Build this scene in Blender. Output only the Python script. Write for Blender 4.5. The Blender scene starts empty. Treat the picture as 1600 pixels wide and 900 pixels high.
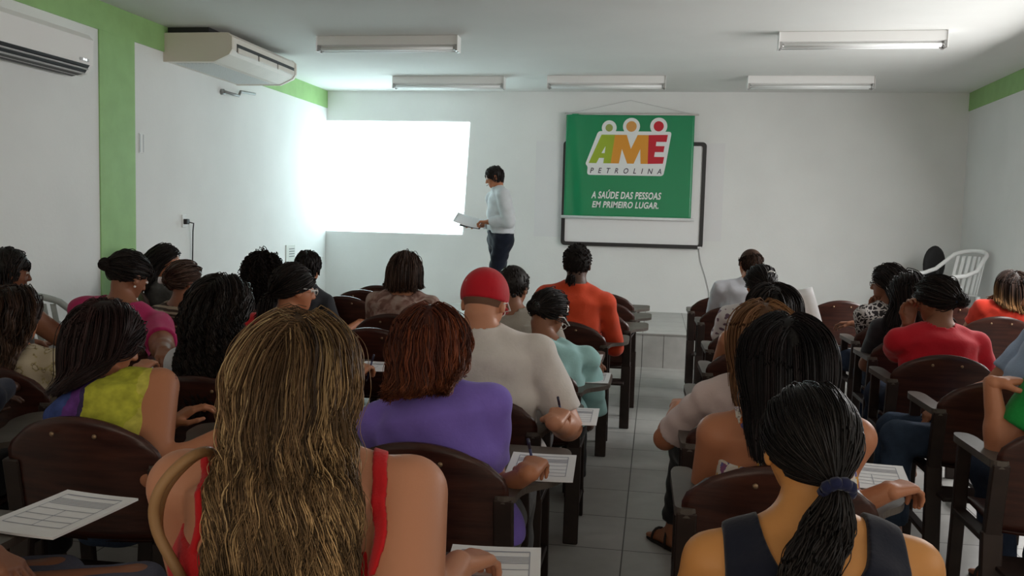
import bpy, math, random
import numpy as np
from mathutils import Vector, Matrix

SC = bpy.context.scene
COL = SC.collection
# ------------------------------------------------------------------ camera
F_PX = 1382.5
CYAW, CPITCH, CROLL = 0.1595, 0.0796, 0.0260
CAM = np.array([0.0, 0.0, 1.4927])
def cam_axes():
    cy, sy, cp, sp = math.cos(CYAW), math.sin(CYAW), math.cos(CPITCH), math.sin(CPITCH)
    f = np.array([-sy*cp, cy*cp, -sp]); r = np.array([cy, sy, 0.0]); u = np.cross(r, f)
    c, s = math.cos(CROLL), math.sin(CROLL)
    return c*r + s*u, -s*r + c*u, f
CR, CU, CF = cam_axes()
cam_d = bpy.data.cameras.new('camera'); cam_o = bpy.data.objects.new('camera', cam_d); COL.objects.link(cam_o)
cam_d.sensor_width = 36.0; cam_d.lens = F_PX*36.0/1600.0; cam_d.clip_start = 0.02; cam_d.clip_end = 60
cam_o.matrix_world = Matrix([[CR[0], CU[0], -CF[0], CAM[0]], [CR[1], CU[1], -CF[1], CAM[1]], [CR[2], CU[2], -CF[2], CAM[2]], [0, 0, 0, 1]])
SC.camera = cam_o
def ray(x, y): return (x-800)/F_PX*CR - (y-450)/F_PX*CU + CF
def at(x, y, Y): d = ray(x, y); return CAM + d*(Y/d[1])                    # pixel -> point at room depth Y
def atz(x, y, z): d = ray(x, y); return CAM + d*((z-CAM[2])/d[2])           # pixel -> point at height z

# ------------------------------------------------------------------ world, light, exposure
SC.view_settings.view_transform = 'Standard'; SC.view_settings.look = 'None'
SC.view_settings.gamma = 1.0; SC.view_settings.use_curve_mapping = False
SC.view_settings.exposure = -0.12
SC.cycles.use_denoising = True
SC.cycles.max_bounces = 8; SC.cycles.diffuse_bounces = 5; SC.cycles.glossy_bounces = 3
SC.cycles.sample_clamp_indirect = 6.0
W = bpy.data.worlds.new('world'); SC.world = W; W.use_nodes = True
W.node_tree.nodes['Background'].inputs[0].default_value = (0.80, 0.90, 1.0, 1)
W.node_tree.nodes['Background'].inputs[1].default_value = 0.5

RX0, RX1, RY0, RY1, RH = -4.3528, 3.5887, -3.0, 11.2814, 3.0913
RSK = -0.0343                                            # the right wall runs slightly inwards
def xr(y): return RX1 + RSK*(RY1-y)
STEP_Y, STEP_H = 9.0692, 0.3486

def area_light(name, loc, rot, sx, sy, power, color):
    d = bpy.data.lights.new(name, 'AREA'); d.shape = 'RECTANGLE'; d.size = sx; d.size_y = sy
    d.energy = power; d.color = color
    o = bpy.data.objects.new(name, d); o.location = loc; o.rotation_euler = rot; COL.objects.link(o); return o
# daylight from the windows behind the photographer and high on the right, near the back of the room
area_light('rear_window_light', (-0.4, RY0+0.05, 1.75), (math.radians(90), 0, 0), 6.0, 1.5, 62, (1.0, 0.86, 0.70))
area_light('side_window_light', (xr(1.2)-0.04, 1.2, 2.0), (0, math.radians(90), 0), 1.3, 3.2, 30, (1.0, 0.95, 0.88))
area_light('front_side_window_light', (xr(6.9)-0.04, 6.9, 1.85), (0, math.radians(67), 0), 1.3, 3.0, 225, (1.0, 0.985, 0.97))
# the projector's beam: a lamp with a rectangular gate
PRJ = np.array([-3.40, 8.30, 1.15])
def projector():
    d = bpy.data.lights.new('projector_beam', 'SPOT'); d.energy = 3600; d.spot_size = math.radians(75); d.spot_blend = 0.0
    d.shadow_soft_size = 0.01; d.color = (0.74, 0.95, 1.0); d.use_nodes = True
    nt = d.node_tree; n, l = nt.nodes, nt.links
    em = n['Emission']; geo = n.new('ShaderNodeNewGeometry')
    vt = n.new('ShaderNodeVectorTransform'); vt.vector_type = 'VECTOR'; vt.convert_from = 'WORLD'; vt.convert_to = 'WORLD'
    l.new(geo.outputs['Incoming'], vt.inputs[0])
    sep = n.new('ShaderNodeSeparateXYZ'); l.new(vt.outputs[0], sep.inputs[0])
    def m(op, a, b):
        k = n.new('ShaderNodeMath'); k.operation = op
        for i, v in enumerate((a, b)):
            if isinstance(v, (int, float)): k.inputs[i].default_value = v
            else: l.new(v, k.inputs[i])
        return k.outputs[0]
    # gate in the plane of the wall: slopes x/y and z/y of the ray
    ax = m('DIVIDE', sep.outputs[0], sep.outputs[1]); az = m('DIVIDE', sep.outputs[2], sep.outputs[1])
    D = RY1-PRJ[1]
    z0, z1 = (1.255-PRJ[2])/D, (2.70-PRJ[2])/D
    t = m('DIVIDE', m('SUBTRACT', az, z0), z1-z0)
    xl = (RX0+0.005-PRJ[0])/D; xb, xt = (-2.49-PRJ[0])/D, (-2.42-PRJ[0])/D
    xe = m('ADD', m('MULTIPLY', t, xt-xb), xb)
    g = m('MULTIPLY', m('MULTIPLY', m('GREATER_THAN', t, 0.0), m('LESS_THAN', t, 1.0)), m('MULTIPLY', m('LESS_THAN', ax, xe), m('GREATER_THAN', ax, xl)))
    # the dim picture in the middle of the slide
    def spot(x0, x1, z0_, z1_, dim):
        ins = m('MULTIPLY', m('MULTIPLY', m('GREATER_THAN', ax, (x0-PRJ[0])/D), m('LESS_THAN', ax, (x1-PRJ[0])/D)), m('MULTIPLY', m('GREATER_THAN', az, (z0_-PRJ[2])/D), m('LESS_THAN', az, (z1_-PRJ[2])/D)))
        return m('SUBTRACT', 1.0, m('MULTIPLY', ins, dim))
    g = m('MULTIPLY', g, m('MULTIPLY', spot(-3.42, -3.19, 2.085, 2.19, 0.80), m('MULTIPLY', spot(-3.64, -3.48, 2.245, 2.315, 0.76), spot(-3.10, -3.06, 2.10, 2.14, 0.78))))
    l.new(g, em.inputs['Strength'])
    o = bpy.data.objects.new('projector_beam', d); o.location = PRJ; o.rotation_euler = (math.radians(90), 0, 0); COL.objects.link(o)
projector()

# ------------------------------------------------------------------ materials
MATS = {}
def mat(name, color, rough=0.6, spec=0.5, bump=0.0, bscale=60.0, var=0.0, vscale=6.0, metal=0.0, stretch=None, trans=0.0, coat=0.0, vcol=False, color2=None, sheen=0.0):
    if name in MATS: return MATS[name]
    m = bpy.data.materials.new(name); m.use_nodes = True; MATS[name] = m
    nt = m.node_tree; n, l = nt.nodes, nt.links; b = n['Principled BSDF']
    c = tuple(color)+(1,) if len(color) == 3 else tuple(color)
    b.inputs['Base Color'].default_value = c; b.inputs['Roughness'].default_value = rough
    b.inputs['Specular IOR Level'].default_value = spec; b.inputs['Metallic'].default_value = metal
    b.inputs['Transmission Weight'].default_value = trans; b.inputs['Coat Weight'].default_value = coat
    if sheen: b.inputs['Sheen Weight'].default_value = sheen
    tc = n.new('ShaderNodeTexCoord'); mp = n.new('ShaderNodeMapping'); l.new(tc.outputs['Object'], mp.inputs[0])
    if stretch: mp.inputs['Scale'].default_value = stretch
    if vcol:
        a = n.new('ShaderNodeVertexColor'); a.layer_name = 'Col'; l.new(a.outputs[0], b.inputs['Base Color'])
    elif var > 0 or color2:
        nz = n.new('ShaderNodeTexNoise'); nz.inputs['Scale'].default_value = vscale; nz.inputs['Detail'].default_value = 5; l.new(mp.outputs[0], nz.inputs['Vector'])
        mx = n.new('ShaderNodeMix'); mx.data_type = 'RGBA'
        mx.inputs[6].default_value = tuple(min(1, x*(1-var)) for x in c[:3])+(1,)
        mx.inputs[7].default_value = tuple(color2)+(1,) if color2 else tuple(min(1, x*(1+var)) for x in c[:3])+(1,)
        rp = n.new('ShaderNodeMapRange'); rp.inputs[1].default_value = 0.35; rp.inputs[2].default_value = 0.65; l.new(nz.outputs[0], rp.inputs[0])
        l.new(rp.outputs[0], mx.inputs[0]); l.new(mx.outputs[2], b.inputs['Base Color'])
    if bump > 0:
        nb = n.new('ShaderNodeTexNoise'); nb.inputs['Scale'].default_value = bscale; nb.inputs['Detail'].default_value = 3; l.new(mp.outputs[0], nb.inputs['Vector'])
        bp = n.new('ShaderNodeBump'); bp.inputs['Strength'].default_value = bump; bp.inputs['Distance'].default_value = 0.004
        l.new(nb.outputs[0], bp.inputs['Height']); l.new(bp.outputs[0], b.inputs['Normal'])
    return m

def ramp_mat(name, kind, stops, scale=8.0, rough=0.75, constant=True, stretch=(1, 1, 1), distort=0.0, detail=2.0):
    """printed fabric: a procedural texture through a colour ramp"""
    if name in MATS: return MATS[name]
    m = bpy.data.materials.new(name); m.use_nodes = True; MATS[name] = m
    nt = m.node_tree; n, l = nt.nodes, nt.links; b = n['Principled BSDF']; b.inputs['Roughness'].default_value = rough; b.inputs['Specular IOR Level'].default_value = 0.25
    tc = n.new('ShaderNodeTexCoord'); mp = n.new('ShaderNodeMapping'); mp.inputs['Scale'].default_value = stretch; l.new(tc.outputs['Object'], mp.inputs[0])
    if kind == 'wave':
        t = n.new('ShaderNodeTexWave'); t.bands_direction = 'Z'; t.inputs['Scale'].default_value = scale; t.inputs['Distortion'].default_value = distort; t.inputs['Detail'].default_value = detail; t.inputs['Detail Scale'].default_value = 1.2; out = t.outputs['Fac']
    elif kind == 'voronoi':
        t = n.new('ShaderNodeTexVoronoi'); t.inputs['Scale'].default_value = scale; out = t.outputs['Distance']
    elif kind == 'cells':
        t = n.new('ShaderNodeTexVoronoi'); t.inputs['Scale'].default_value = scale
        s = n.new('ShaderNodeSeparateColor'); l.new(t.outputs['Color'], s.inputs[0]); out = s.outputs[0]
    elif kind == 'edge':
        t = n.new('ShaderNodeTexVoronoi'); t.feature = 'DISTANCE_TO_EDGE'; t.inputs['Scale'].default_value = scale; out = t.outputs['Distance']
    else:
        t = n.new('ShaderNodeTexNoise'); t.inputs['Scale'].default_value = scale; t.inputs['Detail'].default_value = detail; t.inputs['Distortion'].default_value = distort; out = t.outputs[0]
    if kind in ('voronoi', 'cells', 'edge') and distort:
        nz = n.new('ShaderNodeTexNoise'); nz.inputs['Scale'].default_value = scale*0.8; l.new(mp.outputs[0], nz.inputs['Vector'])
        ad = n.new('ShaderNodeMix'); ad.data_type = 'RGBA'; ad.blend_type = 'ADD'; ad.inputs[0].default_value = distort
        l.new(mp.outputs[0], ad.inputs[6]); l.new(nz.outputs['Color'], ad.inputs[7]); l.new(ad.outputs[2], t.inputs['Vector'])
    else: l.new(mp.outputs[0], t.inputs['Vector'])
    r = n.new('ShaderNodeValToRGB'); r.color_ramp.interpolation = 'CONSTANT' if constant else 'LINEAR'
    while len(r.color_ramp.elements) < len(stops): r.color_ramp.elements.new(0.5)
    for e, (p, c) in zip(r.color_ramp.elements, stops): e.position = p; e.color = tuple(c)+(1,)
    l.new(out, r.inputs[0]); l.new(r.outputs[0], b.inputs['Base Color'])
    return m

# ------------------------------------------------------------------ mesh helpers
def tag(o, label=None, cat=None, group=None, kind=None):
    if label: o['label'] = label
    if cat: o['category'] = cat
    if group: o['group'] = group
    if kind: o['kind'] = kind
    return o
def mesh_np(name, V, faces, m=None, parent=None, smooth=True, col=None, midx=None):
    """faces: list of int arrays, each (n, k)"""
    me = bpy.data.meshes.new(name); V = np.asarray(V, np.float32)
    faces = [np.asarray(f, np.int32) for f in faces if len(f)]
    me.vertices.add(len(V)); me.vertices.foreach_set('co', V.ravel())
    lv = np.concatenate([f.ravel() for f in faces]); tot = np.concatenate([np.full(len(f), f.shape[1], np.int32) for f in faces])
    st = np.concatenate([[0], np.cumsum(tot)[:-1]]).astype(np.int32)
    me.loops.add(len(lv)); me.loops.foreach_set('vertex_index', lv)
    me.polygons.add(len(tot)); me.polygons.foreach_set('loop_start', st)
    me.polygons.foreach_set('use_smooth', np.full(len(tot), bool(smooth)))
    if midx is not None: me.polygons.foreach_set('material_index', np.asarray(midx, np.int32))
    if col is not None:
        a = me.color_attributes.new('Col', 'FLOAT_COLOR', 'POINT')
        c = np.ones((len(V), 4), np.float32); c[:, :3] = col; a.data.foreach_set('color', c.ravel())
    me.update(calc_edges=True); me.validate()
    for k in (m if isinstance(m, (list, tuple)) else [m]):
        if k: me.materials.append(k)
    o = bpy.data.objects.new(name, me); COL.objects.link(o)
    if parent: o.parent = parent
    return o
class MB:
    """collects shapes into one mesh"""
    def __init__(s): s.v = []; s.q = []; s.t = []; s.n = 0; s.mi = []; s.ng = []
    def add(s, V, Q=None, T=None):
        V = np.asarray(V, float)
        if Q is not None and len(Q): s.q.append(np.asarray(Q)+s.n)
        if T is not None and len(T): s.t.append(np.asarray(T)+s.n)
        s.v.append(V); s.n += len(V); return s
    def box(s, lo, hi, rot=None, bev=0.0):
        lo, hi = np.asarray(lo, float), np.asarray(hi, float); c, h = (lo+hi)/2, np.abs(hi-lo)/2
        b = min(bev, h.min()*0.95)
        if b <= 0:
            V = np.array([[x, y, z] for x in (-1, 1) for y in (-1, 1) for z in (-1, 1)])*h
            Q = [[0, 1, 3, 2], [4, 6, 7, 5], [0, 4, 5, 1], [2, 3, 7, 6], [0, 2, 6, 4], [1, 5, 7, 3]]; T = []
        else:
            V = []; Q = []; T = []; idx = {}
            for sx in (-1, 1):
                for sy in (-1, 1):
                    for sz in (-1, 1):
                        sg = np.array([sx, sy, sz])
                        for ax in range(3):
                            p = sg*(h-b); p[ax] = sg[ax]*h[ax]; idx[(sx, sy, sz, ax)] = len(V); V.append(p)
                        T.append([idx[(sx, sy, sz, k)] for k in ((0, 1, 2) if sx*sy*sz > 0 else (0, 2, 1))])
            for ax in range(3):
                a1, a2 = (ax+1) % 3, (ax+2) % 3
                for sg in (-1, 1):
                    k = []
                    for d1, d2 in ((-1, -1), (1, -1), (1, 1), (-1, 1)):
                        t = [0, 0, 0]; t[ax] = sg; t[a1] = d1; t[a2] = d2; k.append(idx[(*t, ax)])
                    Q.append(k if sg > 0 else k[::-1])
                for d1 in (-1, 1):
                    for d2 in (-1, 1):
                        t0 = [0, 0, 0]; t0[a1] = d1; t0[a2] = d2; t0[ax] = -1; t1 = list(t0); t1[ax] = 1
                        k = [idx[(*t0, a1)], idx[(*t1, a1)], idx[(*t1, a2)], idx[(*t0, a2)]]
                        Q.append(k if d1*d2 < 0 else k[::-1])
            V = np.array(V)
        if rot is not None: V = V @ np.asarray(rot).T
        return s.add(V+c, Q, T)
    def bar(s, a, b, w, d, up=(0, 0, 1), bev=0.0):
        a, b = np.asarray(a, float), np.asarray(b, float); z = b-a; L = np.linalg.norm(z); z /= L
        x = np.cross(up, z); x = x/np.linalg.norm(x) if np.linalg.norm(x) > 1e-6 else np.array([1., 0, 0]); y = np.cross(z, x)
        c = (a+b)/2
        return s.box(c-np.array([w, d, L])/2, c+np.array([w, d, L])/2, np.stack([x, y, z], 1), bev)
    def tube(s, P, r, k=8, cap=True):
        P = np.asarray(P, float); n = len(P); r = np.broadcast_to(np.asarray(r, float), (n,))
        T = np.gradient(P, axis=0); T /= np.linalg.norm(T, axis=1, keepdims=True)+1e-12
        ref = np.array([0, 0, 1.]) if abs(T[0][2]) < 0.9 else np.array([1., 0, 0]); V = []
        x = np.cross(ref, T[0]); x /= np.linalg.norm(x)
        for i in range(n):
            x = x-T[i]*(x@T[i]); x /= np.linalg.norm(x)+1e-12; y = np.cross(T[i], x)
            for j in range(k):
                a = 2*math.pi*j/k; V.append(P[i]+r[i]*(math.cos(a)*x+math.sin(a)*y))
        Q = [[i*k+j, i*k+(j+1) % k, (i+1)*k+(j+1) % k, (i+1)*k+j] for i in range(n-1) for j in range(k)]; Tn = []
        if cap:
            V += [P[0], P[-1]]
            Tn = [[n*k, (j+1) % k, j] for j in range(k)]+[[n*k+1, (n-1)*k+j, (n-1)*k+(j+1) % k] for j in range(k)]
        return s.add(V, Q, Tn)
    def lathe(s, prof, c=(0, 0, 0), k=20, axis=None):
        prof = np.asarray(prof, float); n = len(prof); V = []
        for r, z in prof:
            for j in range(k):
                a = 2*math.pi*j/k; V.append([r*math.cos(a), r*math.sin(a), z])
        V = np.array(V)
        if axis is not None: V = V @ np.asarray(axis).T
        Q = [[i*k+j, i*k+(j+1) % k, (i+1)*k+(j+1) % k, (i+1)*k+j] for i in range(n-1) for j in range(k)]
        return s.add(V+np.asarray(c), Q)
    def prism(s, poly, z0, z1, M=None):
        """poly: (x, y) outline, extruded from z0 to z1; M maps to the room"""
        from mathutils.geometry import tessellate_polygon
        P = np.asarray(poly, float); n = len(P)
        T = tessellate_polygon([[Vector((x, y, 0)) for x, y in P]])
        V = np.vstack([np.c_[P, np.full(n, z0)], np.c_[P, np.full(n, z1)]])
        if M is not None: V = V @ np.asarray(M)[:3, :3].T+np.asarray(M)[:3, 3]
        area = 0.5*np.sum(P[:, 0]*np.roll(P[:, 1], -1)-np.roll(P[:, 0], -1)*P[:, 1])
        TT = []
        for t in T:
            a = (P[t[1]][0]-P[t[0]][0])*(P[t[2]][1]-P[t[0]][1])-(P[t[1]][1]-P[t[0]][1])*(P[t[2]][0]-P[t[0]][0])
            t = list(t) if a > 0 else list(t)[::-1]
            TT += [[x+n for x in t], t[::-1]]
        Q = [[i, (i+1) % n, n+(i+1) % n, n+i] for i in range(n)]
        if area < 0: Q = [q[::-1] for q in Q]
        return s.add(V, Q, TT)
    def sheet(s, X, Y, Z, th):
        """a curved panel: grid arrays, given a thickness along its normal"""
        P = np.stack([X, Y, Z], -1); du = np.gradient(P, axis=1); dv = np.gradient(P, axis=0); N = np.cross(du, dv); N /= np.linalg.norm(N, axis=-1, keepdims=True)+1e-12
        a, b = P.shape[:2]; V = np.vstack([(P+N*th/2).reshape(-1, 3), (P-N*th/2).reshape(-1, 3)]); o = a*b; Q = []
        for i in range(a-1):
            for j in range(b-1):
                k = [i*b+j, i*b+j+1, (i+1)*b+j+1, (i+1)*b+j]; Q += [k, [x+o for x in k[::-1]]]
        ring = [(0, j) for j in range(b)]+[(i, b-1) for i in range(1, a)]+[(a-1, j) for j in range(b-2, -1, -1)]+[(i, 0) for i in range(a-2, 0, -1)]
        ids = [i*b+j for i, j in ring]
        for k in range(len(ids)):
            p, q = ids[k], ids[(k+1) % len(ids)]; Q.append([q, p, p+o, q+o])
        return s.add(V, Q)
    def obj(s, name, m, parent=None, smooth=False, loc=None):
        F = ([np.vstack(s.q)] if s.q else [])+([np.vstack(s.t)] if s.t else [])
        o = mesh_np(name, np.vstack(s.v), F, m, parent, smooth)
        if loc is not None: o.location = loc
        return o
def empty(name, loc=(0, 0, 0), rz=0.0):
    o = bpy.data.objects.new(name, None); o.location = loc; o.rotation_euler = (0, 0, rz); o.empty_display_size = 0.1; COL.objects.link(o); return o
def copy_tree(o, parent=None):
    c = o.copy(); COL.objects.link(c); c.parent = parent
    for ch in list(o.children): copy_tree(ch, c)
    return c

# ------------------------------------------------------------------ the room
M_wall = mat('wall_white', (0.80, 0.81, 0.80), 0.75, 0.3, bump=0.25, bscale=35, var=0.025, vscale=1.5)
M_ceil = mat('ceiling_white', (0.76, 0.77, 0.75), 0.85, 0.2, bump=0.15, bscale=30, var=0.03, vscale=0.9)
M_green = mat('green_paint', (0.30, 0.50, 0.20), 0.6, 0.35, bump=0.15, bscale=30, var=0.05)
def tile_mat():
    m = bpy.data.materials.new('floor_tile'); m.use_nodes = True; n, l = m.node_tree.nodes, m.node_tree.links; b = n['Principled BSDF']
    tc = n.new('ShaderNodeTexCoord'); mp = n.new('ShaderNodeMapping'); l.new(tc.outputs['Object'], mp.inputs[0])
    mp.inputs['Location'].default_value = (0.096+0.45*20, -3.9429+0.45*40, 0)
    br = n.new('ShaderNodeTexBrick'); br.offset = 0.0; br.squash = 1.0
    br.inputs['Scale'].default_value = 1.0; br.inputs['Mortar Size'].default_value = 0.0032; br.inputs['Mortar Smooth'].default_value = 0.1
    br.inputs['Brick Width'].default_value = 0.45; br.inputs['Row Height'].default_value = 0.45
    br.inputs['Color1'].default_value = (0.50, 0.49, 0.465, 1); br.inputs['Color2'].default_value = (0.54, 0.53, 0.505, 1); br.inputs['Mortar'].default_value = (0.06, 0.055, 0.05, 1)
    l.new(mp.outputs[0], br.inputs['Vector'])
    nz = n.new('ShaderNodeTexNoise'); nz.inputs['Scale'].default_value = 9; nz.inputs['Detail'].default_value = 6; l.new(tc.outputs['Object'], nz.inputs['Vector'])
    mx = n.new('ShaderNodeMix'); mx.data_type = 'RGBA'; mx.blend_type = 'MULTIPLY'; mx.inputs[0].default_value = 0.3
    l.new(br.outputs['Color'], mx.inputs[6]); l.new(nz.outputs[0], mx.inputs[7]); l.new(mx.outputs[2], b.inputs['Base Color'])
    b.inputs['Roughness'].default_value = 0.38; b.inputs['Specular IOR Level'].default_value = 0.4
    bp = n.new('ShaderNodeBump'); bp.inputs['Strength'].default_value = 0.4; bp.inputs['Distance'].default_value = 0.002; bp.invert = True
    l.new(br.outputs['Fac'], bp.inputs['Height']); l.new(bp.outputs[0], b.inputs['Normal']); return m
M_tile = tile_mat()
def struct(mb, name, m): return tag(mb.obj(name, m), kind='structure')
T = 0.15
struct(MB().box((RX0-T, RY0, -0.12), (RX1+T, RY1+T, 0.0)), 'floor', M_tile)
struct(MB().box((RX0-T, RY0, RH), (RX1+T, RY1+T, RH+0.12)), 'ceiling', M_ceil)
struct(MB().box((RX0-T, RY1, 0), (RX1+T, RY1+T, RH)), 'wall_front', M_wall)
struct(MB().box((RX0-T, RY0, 0), (RX0, RY1, RH)), 'wall_left', M_wall)
struct(MB().prism([(xr(RY0), RY0), (xr(RY0)+T, RY0), (RX1+T, RY1), (RX1, RY1)], 0, RH), 'wall_right', M_wall)
struct(MB().box((RX0-T, RY0-T, 0), (RX1+T, RY0, RH)), 'wall_rear', M_wall)
# raised platform at the front, tiled riser with its own joints
def riser_mat():
    m = mat('riser_tile', (0.40, 0.39, 0.37), 0.4, 0.4, var=0.06, vscale=8); return m
stage = MB().box((RX0, STEP_Y, 0.0), (RX1, RY1, STEP_H))
o = struct(stage, 'floor_stage', M_tile)
g = MB()
for k in range(-9, 9):
    x = 0.12+0.45*k
    if RX0 < x < xr(STEP_Y): g.box((x-0.002, STEP_Y-0.0015, 0.0), (x+0.002, STEP_Y+0.001, STEP_H))
struct(g, 'trim_riser_joints', mat('grout', (0.07, 0.065, 0.06), 0.8))
struct(MB().box((RX0, STEP_Y-0.008, STEP_H-0.012), (xr(STEP_Y), STEP_Y+0.004, STEP_H+0.002)), 'trim_step_edge', mat('edge', (0.32, 0.31, 0.29), 0.5))
# green painted beams and pillar (they stand 1 cm proud of the wall)
struct(MB().box((RX0, RY0, RH-0.2219), (RX0+0.012, RY1, RH)), 'trim_beam_left', M_green)
struct(MB().box((RX0, 6.4154, 0), (RX0+0.010, 6.8932, RH-0.2219)), 'trim_pillar_left', M_green)
struct(MB().prism([(xr(RY0)-0.012, RY0), (xr(RY0), RY0), (RX1, RY1), (RX1-0.012, RY1)], RH-0.2119, RH), 'trim_beam_right', M_green)

# ------------------------------------------------------------------ ceiling lamps (switched off)
M_enam = mat('lamp_enamel', (0.80, 0.80, 0.79), 0.35, 0.5)
M_tube = mat('lamp_tube', (0.86, 0.88, 0.88), 0.15, 0.6)
M_metal = mat('grey_metal', (0.45, 0.45, 0.45), 0.35, 0.5, metal=0.9)
M_dark = mat('dark_plastic', (0.02, 0.02, 0.022), 0.5)
def make_lamp():
    r = empty('ceiling_lamp'); L = 0.655
    MB().box((-L, -0.055, -0.085), (L, 0.055, 0.0), bev=0.006).obj('housing', M_enam, r)
    for s in (-1, 1): MB().box((s*L-0.004, -0.068, -0.142), (s*L+0.004, 0.068, -0.002), bev=0.003).obj('end_plate', M_enam, r)
    MB().prism([(-0.02, -0.085), (0.02, -0.085), (0.004, -0.128), (-0.004, -0.128)], -L+0.03, L-0.03, [[0, 0, 1, 0], [1, 0, 0, 0], [0, 1, 0, 0]]).obj('reflector', M_enam, r)
    for y in (-0.042, 0.042):
        t = MB().tube([(-L+0.04, y, -0.116), (L-0.04, y, -0.116)], 0.016, 14).obj('fluorescent_tube', M_tube, r, True)
        for s in (-1, 1): MB().tube([(s*(L-0.04), y, -0.116), (s*(L-0.012), y, -0.116)], 0.015, 12).obj('tube_cap', M_metal, t, True)
        for s in (-1, 1): MB().box((s*(L-0.012)-0.012, y-0.014, -0.139), (s*(L-0.012)+0.012, y+0.014, -0.083), bev=0.003).obj('socket', M_metal, r)
    return r
LAMPS = [(-2.455, 7.85, 0, 'white twin-tube ceiling lamp nearest the camera, on the left above the seated audience'),
         (1.605, 7.80, -0.02, 'white twin-tube ceiling lamp nearest the camera, on the right of the ceiling'),
         (-2.43, 10.12, 0, 'white twin-tube ceiling lamp by the front wall above the projected picture'),
         (-0.615, 10.07, 0, 'white twin-tube ceiling lamp by the front wall above the green banner'),
         (1.575, 10.07, 0, 'white twin-tube ceiling lamp by the front wall to the right of the green banner')]
lamp0 = make_lamp()
for i, (x, y, rz, lb) in enumerate(LAMPS):
    r = lamp0 if i == 0 else copy_tree(lamp0)
    r.location = (x, y, RH); r.rotation_euler = (0, 0, rz); tag(r, lb, 'ceiling lamp', 'ceiling lamps')

# ------------------------------------------------------------------ air conditioners
M_ac = mat('ac_plastic', (0.74, 0.70, 0.64), 0.45, 0.4, var=0.03)
M_acw = mat('ac_white', (0.88, 0.87, 0.86), 0.4, 0.4)
def ceiling_ac():
    r = empty('air_conditioner', (RX0, 7.35, 2.79))
    W_, L_, H_ = 0.64, 1.40, 0.24
    prof = [(0.0, 0.0), (W_-0.16, 0.0), (W_-0.03, 0.06), (W_, 0.10), (W_, H_-0.03), (W_-0.03, H_), (0.0, H_)]
    MB().prism([(x, z) for x, z in prof], 0.0, L_, [[1, 0, 0, 0], [0, 0, 1, 0], [0, 1, 0, 0]]).obj('body', M_ac, r)
    for y in (-0.006, L_-0.03): MB().prism([(x, z) for x, z in [(0.0, -0.006), (W_-0.16, -0.006), (W_-0.02, 0.055), (W_+0.008, 0.10), (W_+0.008, H_-0.03), (W_-0.03, H_+0.004), (0.0, H_+0.004)]], y, y+0.036, [[1, 0, 0, 0], [0, 0, 1, 0], [0, 1, 0, 0]]).obj('side_cap', mat('ac_cap', (0.72, 0.66, 0.58), 0.45), r)
    MB().box((W_-0.004, 0.10, 0.095), (W_+0.003, L_-0.05, 0.165)).obj('air_outlet', M_dark, r)
    for k in range(3):
        y0 = 0.10+k*0.42
        MB().box((W_-0.002, y0+0.01, 0.085), (W_+0.014, y0+0.40, 0.132), bev=0.004).obj('louver', M_ac, r)
    v = MB()
    v.box((0.05, 0.11, -0.003), (0.415, L_-0.11, 0.001))
    for k in range(10): v.box((0.06+k*0.035, 0.12, -0.006), (0.075+k*0.035, L_-0.12, 0.0))
    v.obj('intake_grille', mat('ac_grille', (0.62, 0.64, 0.63), 0.5), r)
    MB().box((-0.002, 0.05, H_-0.02), (0.40, L_-0.05, RH-2.79+0.002)).obj('mounting_bracket', M_dark, r)
    tag(r, 'cream ceiling-hung air conditioner in the upper left corner beside the green pillar', 'air conditioner')
ceiling_ac()
pp = MB().tube([(RX0+0.0, 8.40, 2.67), (RX0+0.05, 8.40, 2.67), (RX0+0.05, 8.68, 2.67), (RX0+0.05, 8.72, 2.72), (RX0+0.05, 9.05, 2.74)], 0.014, 8)
pp.tube([(RX0, 8.40, 2.67), (RX0+0.03, 8.40, 2.67)], 0.03, 10)
tag(pp.obj('drain_pipe', mat('pipe_grey', (0.25, 0.26, 0.26), 0.5), None, True), 'short grey drain pipe on the left wall under the ceiling-hung air conditioner', 'pipe')
def wall_ac():
    r = empty('air_conditioner', (RX0, 5.00, 2.45)); L_ = 1.06
    prof = [(0, 0.03), (0.10, 0.0), (0.16, 0.02), (0.20, 0.075), (0.205, 0.26), (0.17, 0.30), (0, 0.30)]
    MB().prism(prof, 0.0, L_, [[1, 0, 0, 0], [0, 0, 1, 0], [0, 1, 0, 0]]).obj('body', M_acw, r)
    MB().prism([(0.06, -0.006), (0.165, 0.012), (0.208, 0.074), (0.19, 0.078), (0.1, 0.02)], 0.06, L_-0.05, [[1, 0, 0, 0], [0, 0, 1, 0], [0, 1, 0, 0]]).obj('air_outlet', M_dark, r)
    for z, x in ((0.042, 0.192), (0.012, 0.165)):
        MB().box((x-0.01, 0.08, z-0.004), (x+0.012, L_-0.06, z+0.006), bev=0.002).obj('louver', mat('ac_louver', (0.45, 0.45, 0.45), 0.5), r)
    d = MB().box((0.204, L_-0.16, 0.095), (0.209, L_-0.06, 0.115)).obj('display', mat('ac_display', (0.62, 0.63, 0.64), 0.25), r)
    led = mat('ac_led', (1, 1, 1), 0.4)
    led.node_tree.nodes['Principled BSDF'].inputs['Emission Color'].default_value = (0.9, 1, 1, 1); led.node_tree.nodes['Principled BSDF'].inputs['Emission Strength'].default_value = 3
    l_ = MB()
    for y in (L_-0.125, L_-0.10): l_.box((0.208, y, 0.10), (0.2105, y+0.014, 0.112))
    l_.obj('digit', led, d)
    tag(r, 'white wall air conditioner cut off by the left edge, with two dark louvers', 'air conditioner')
wall_ac()

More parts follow.
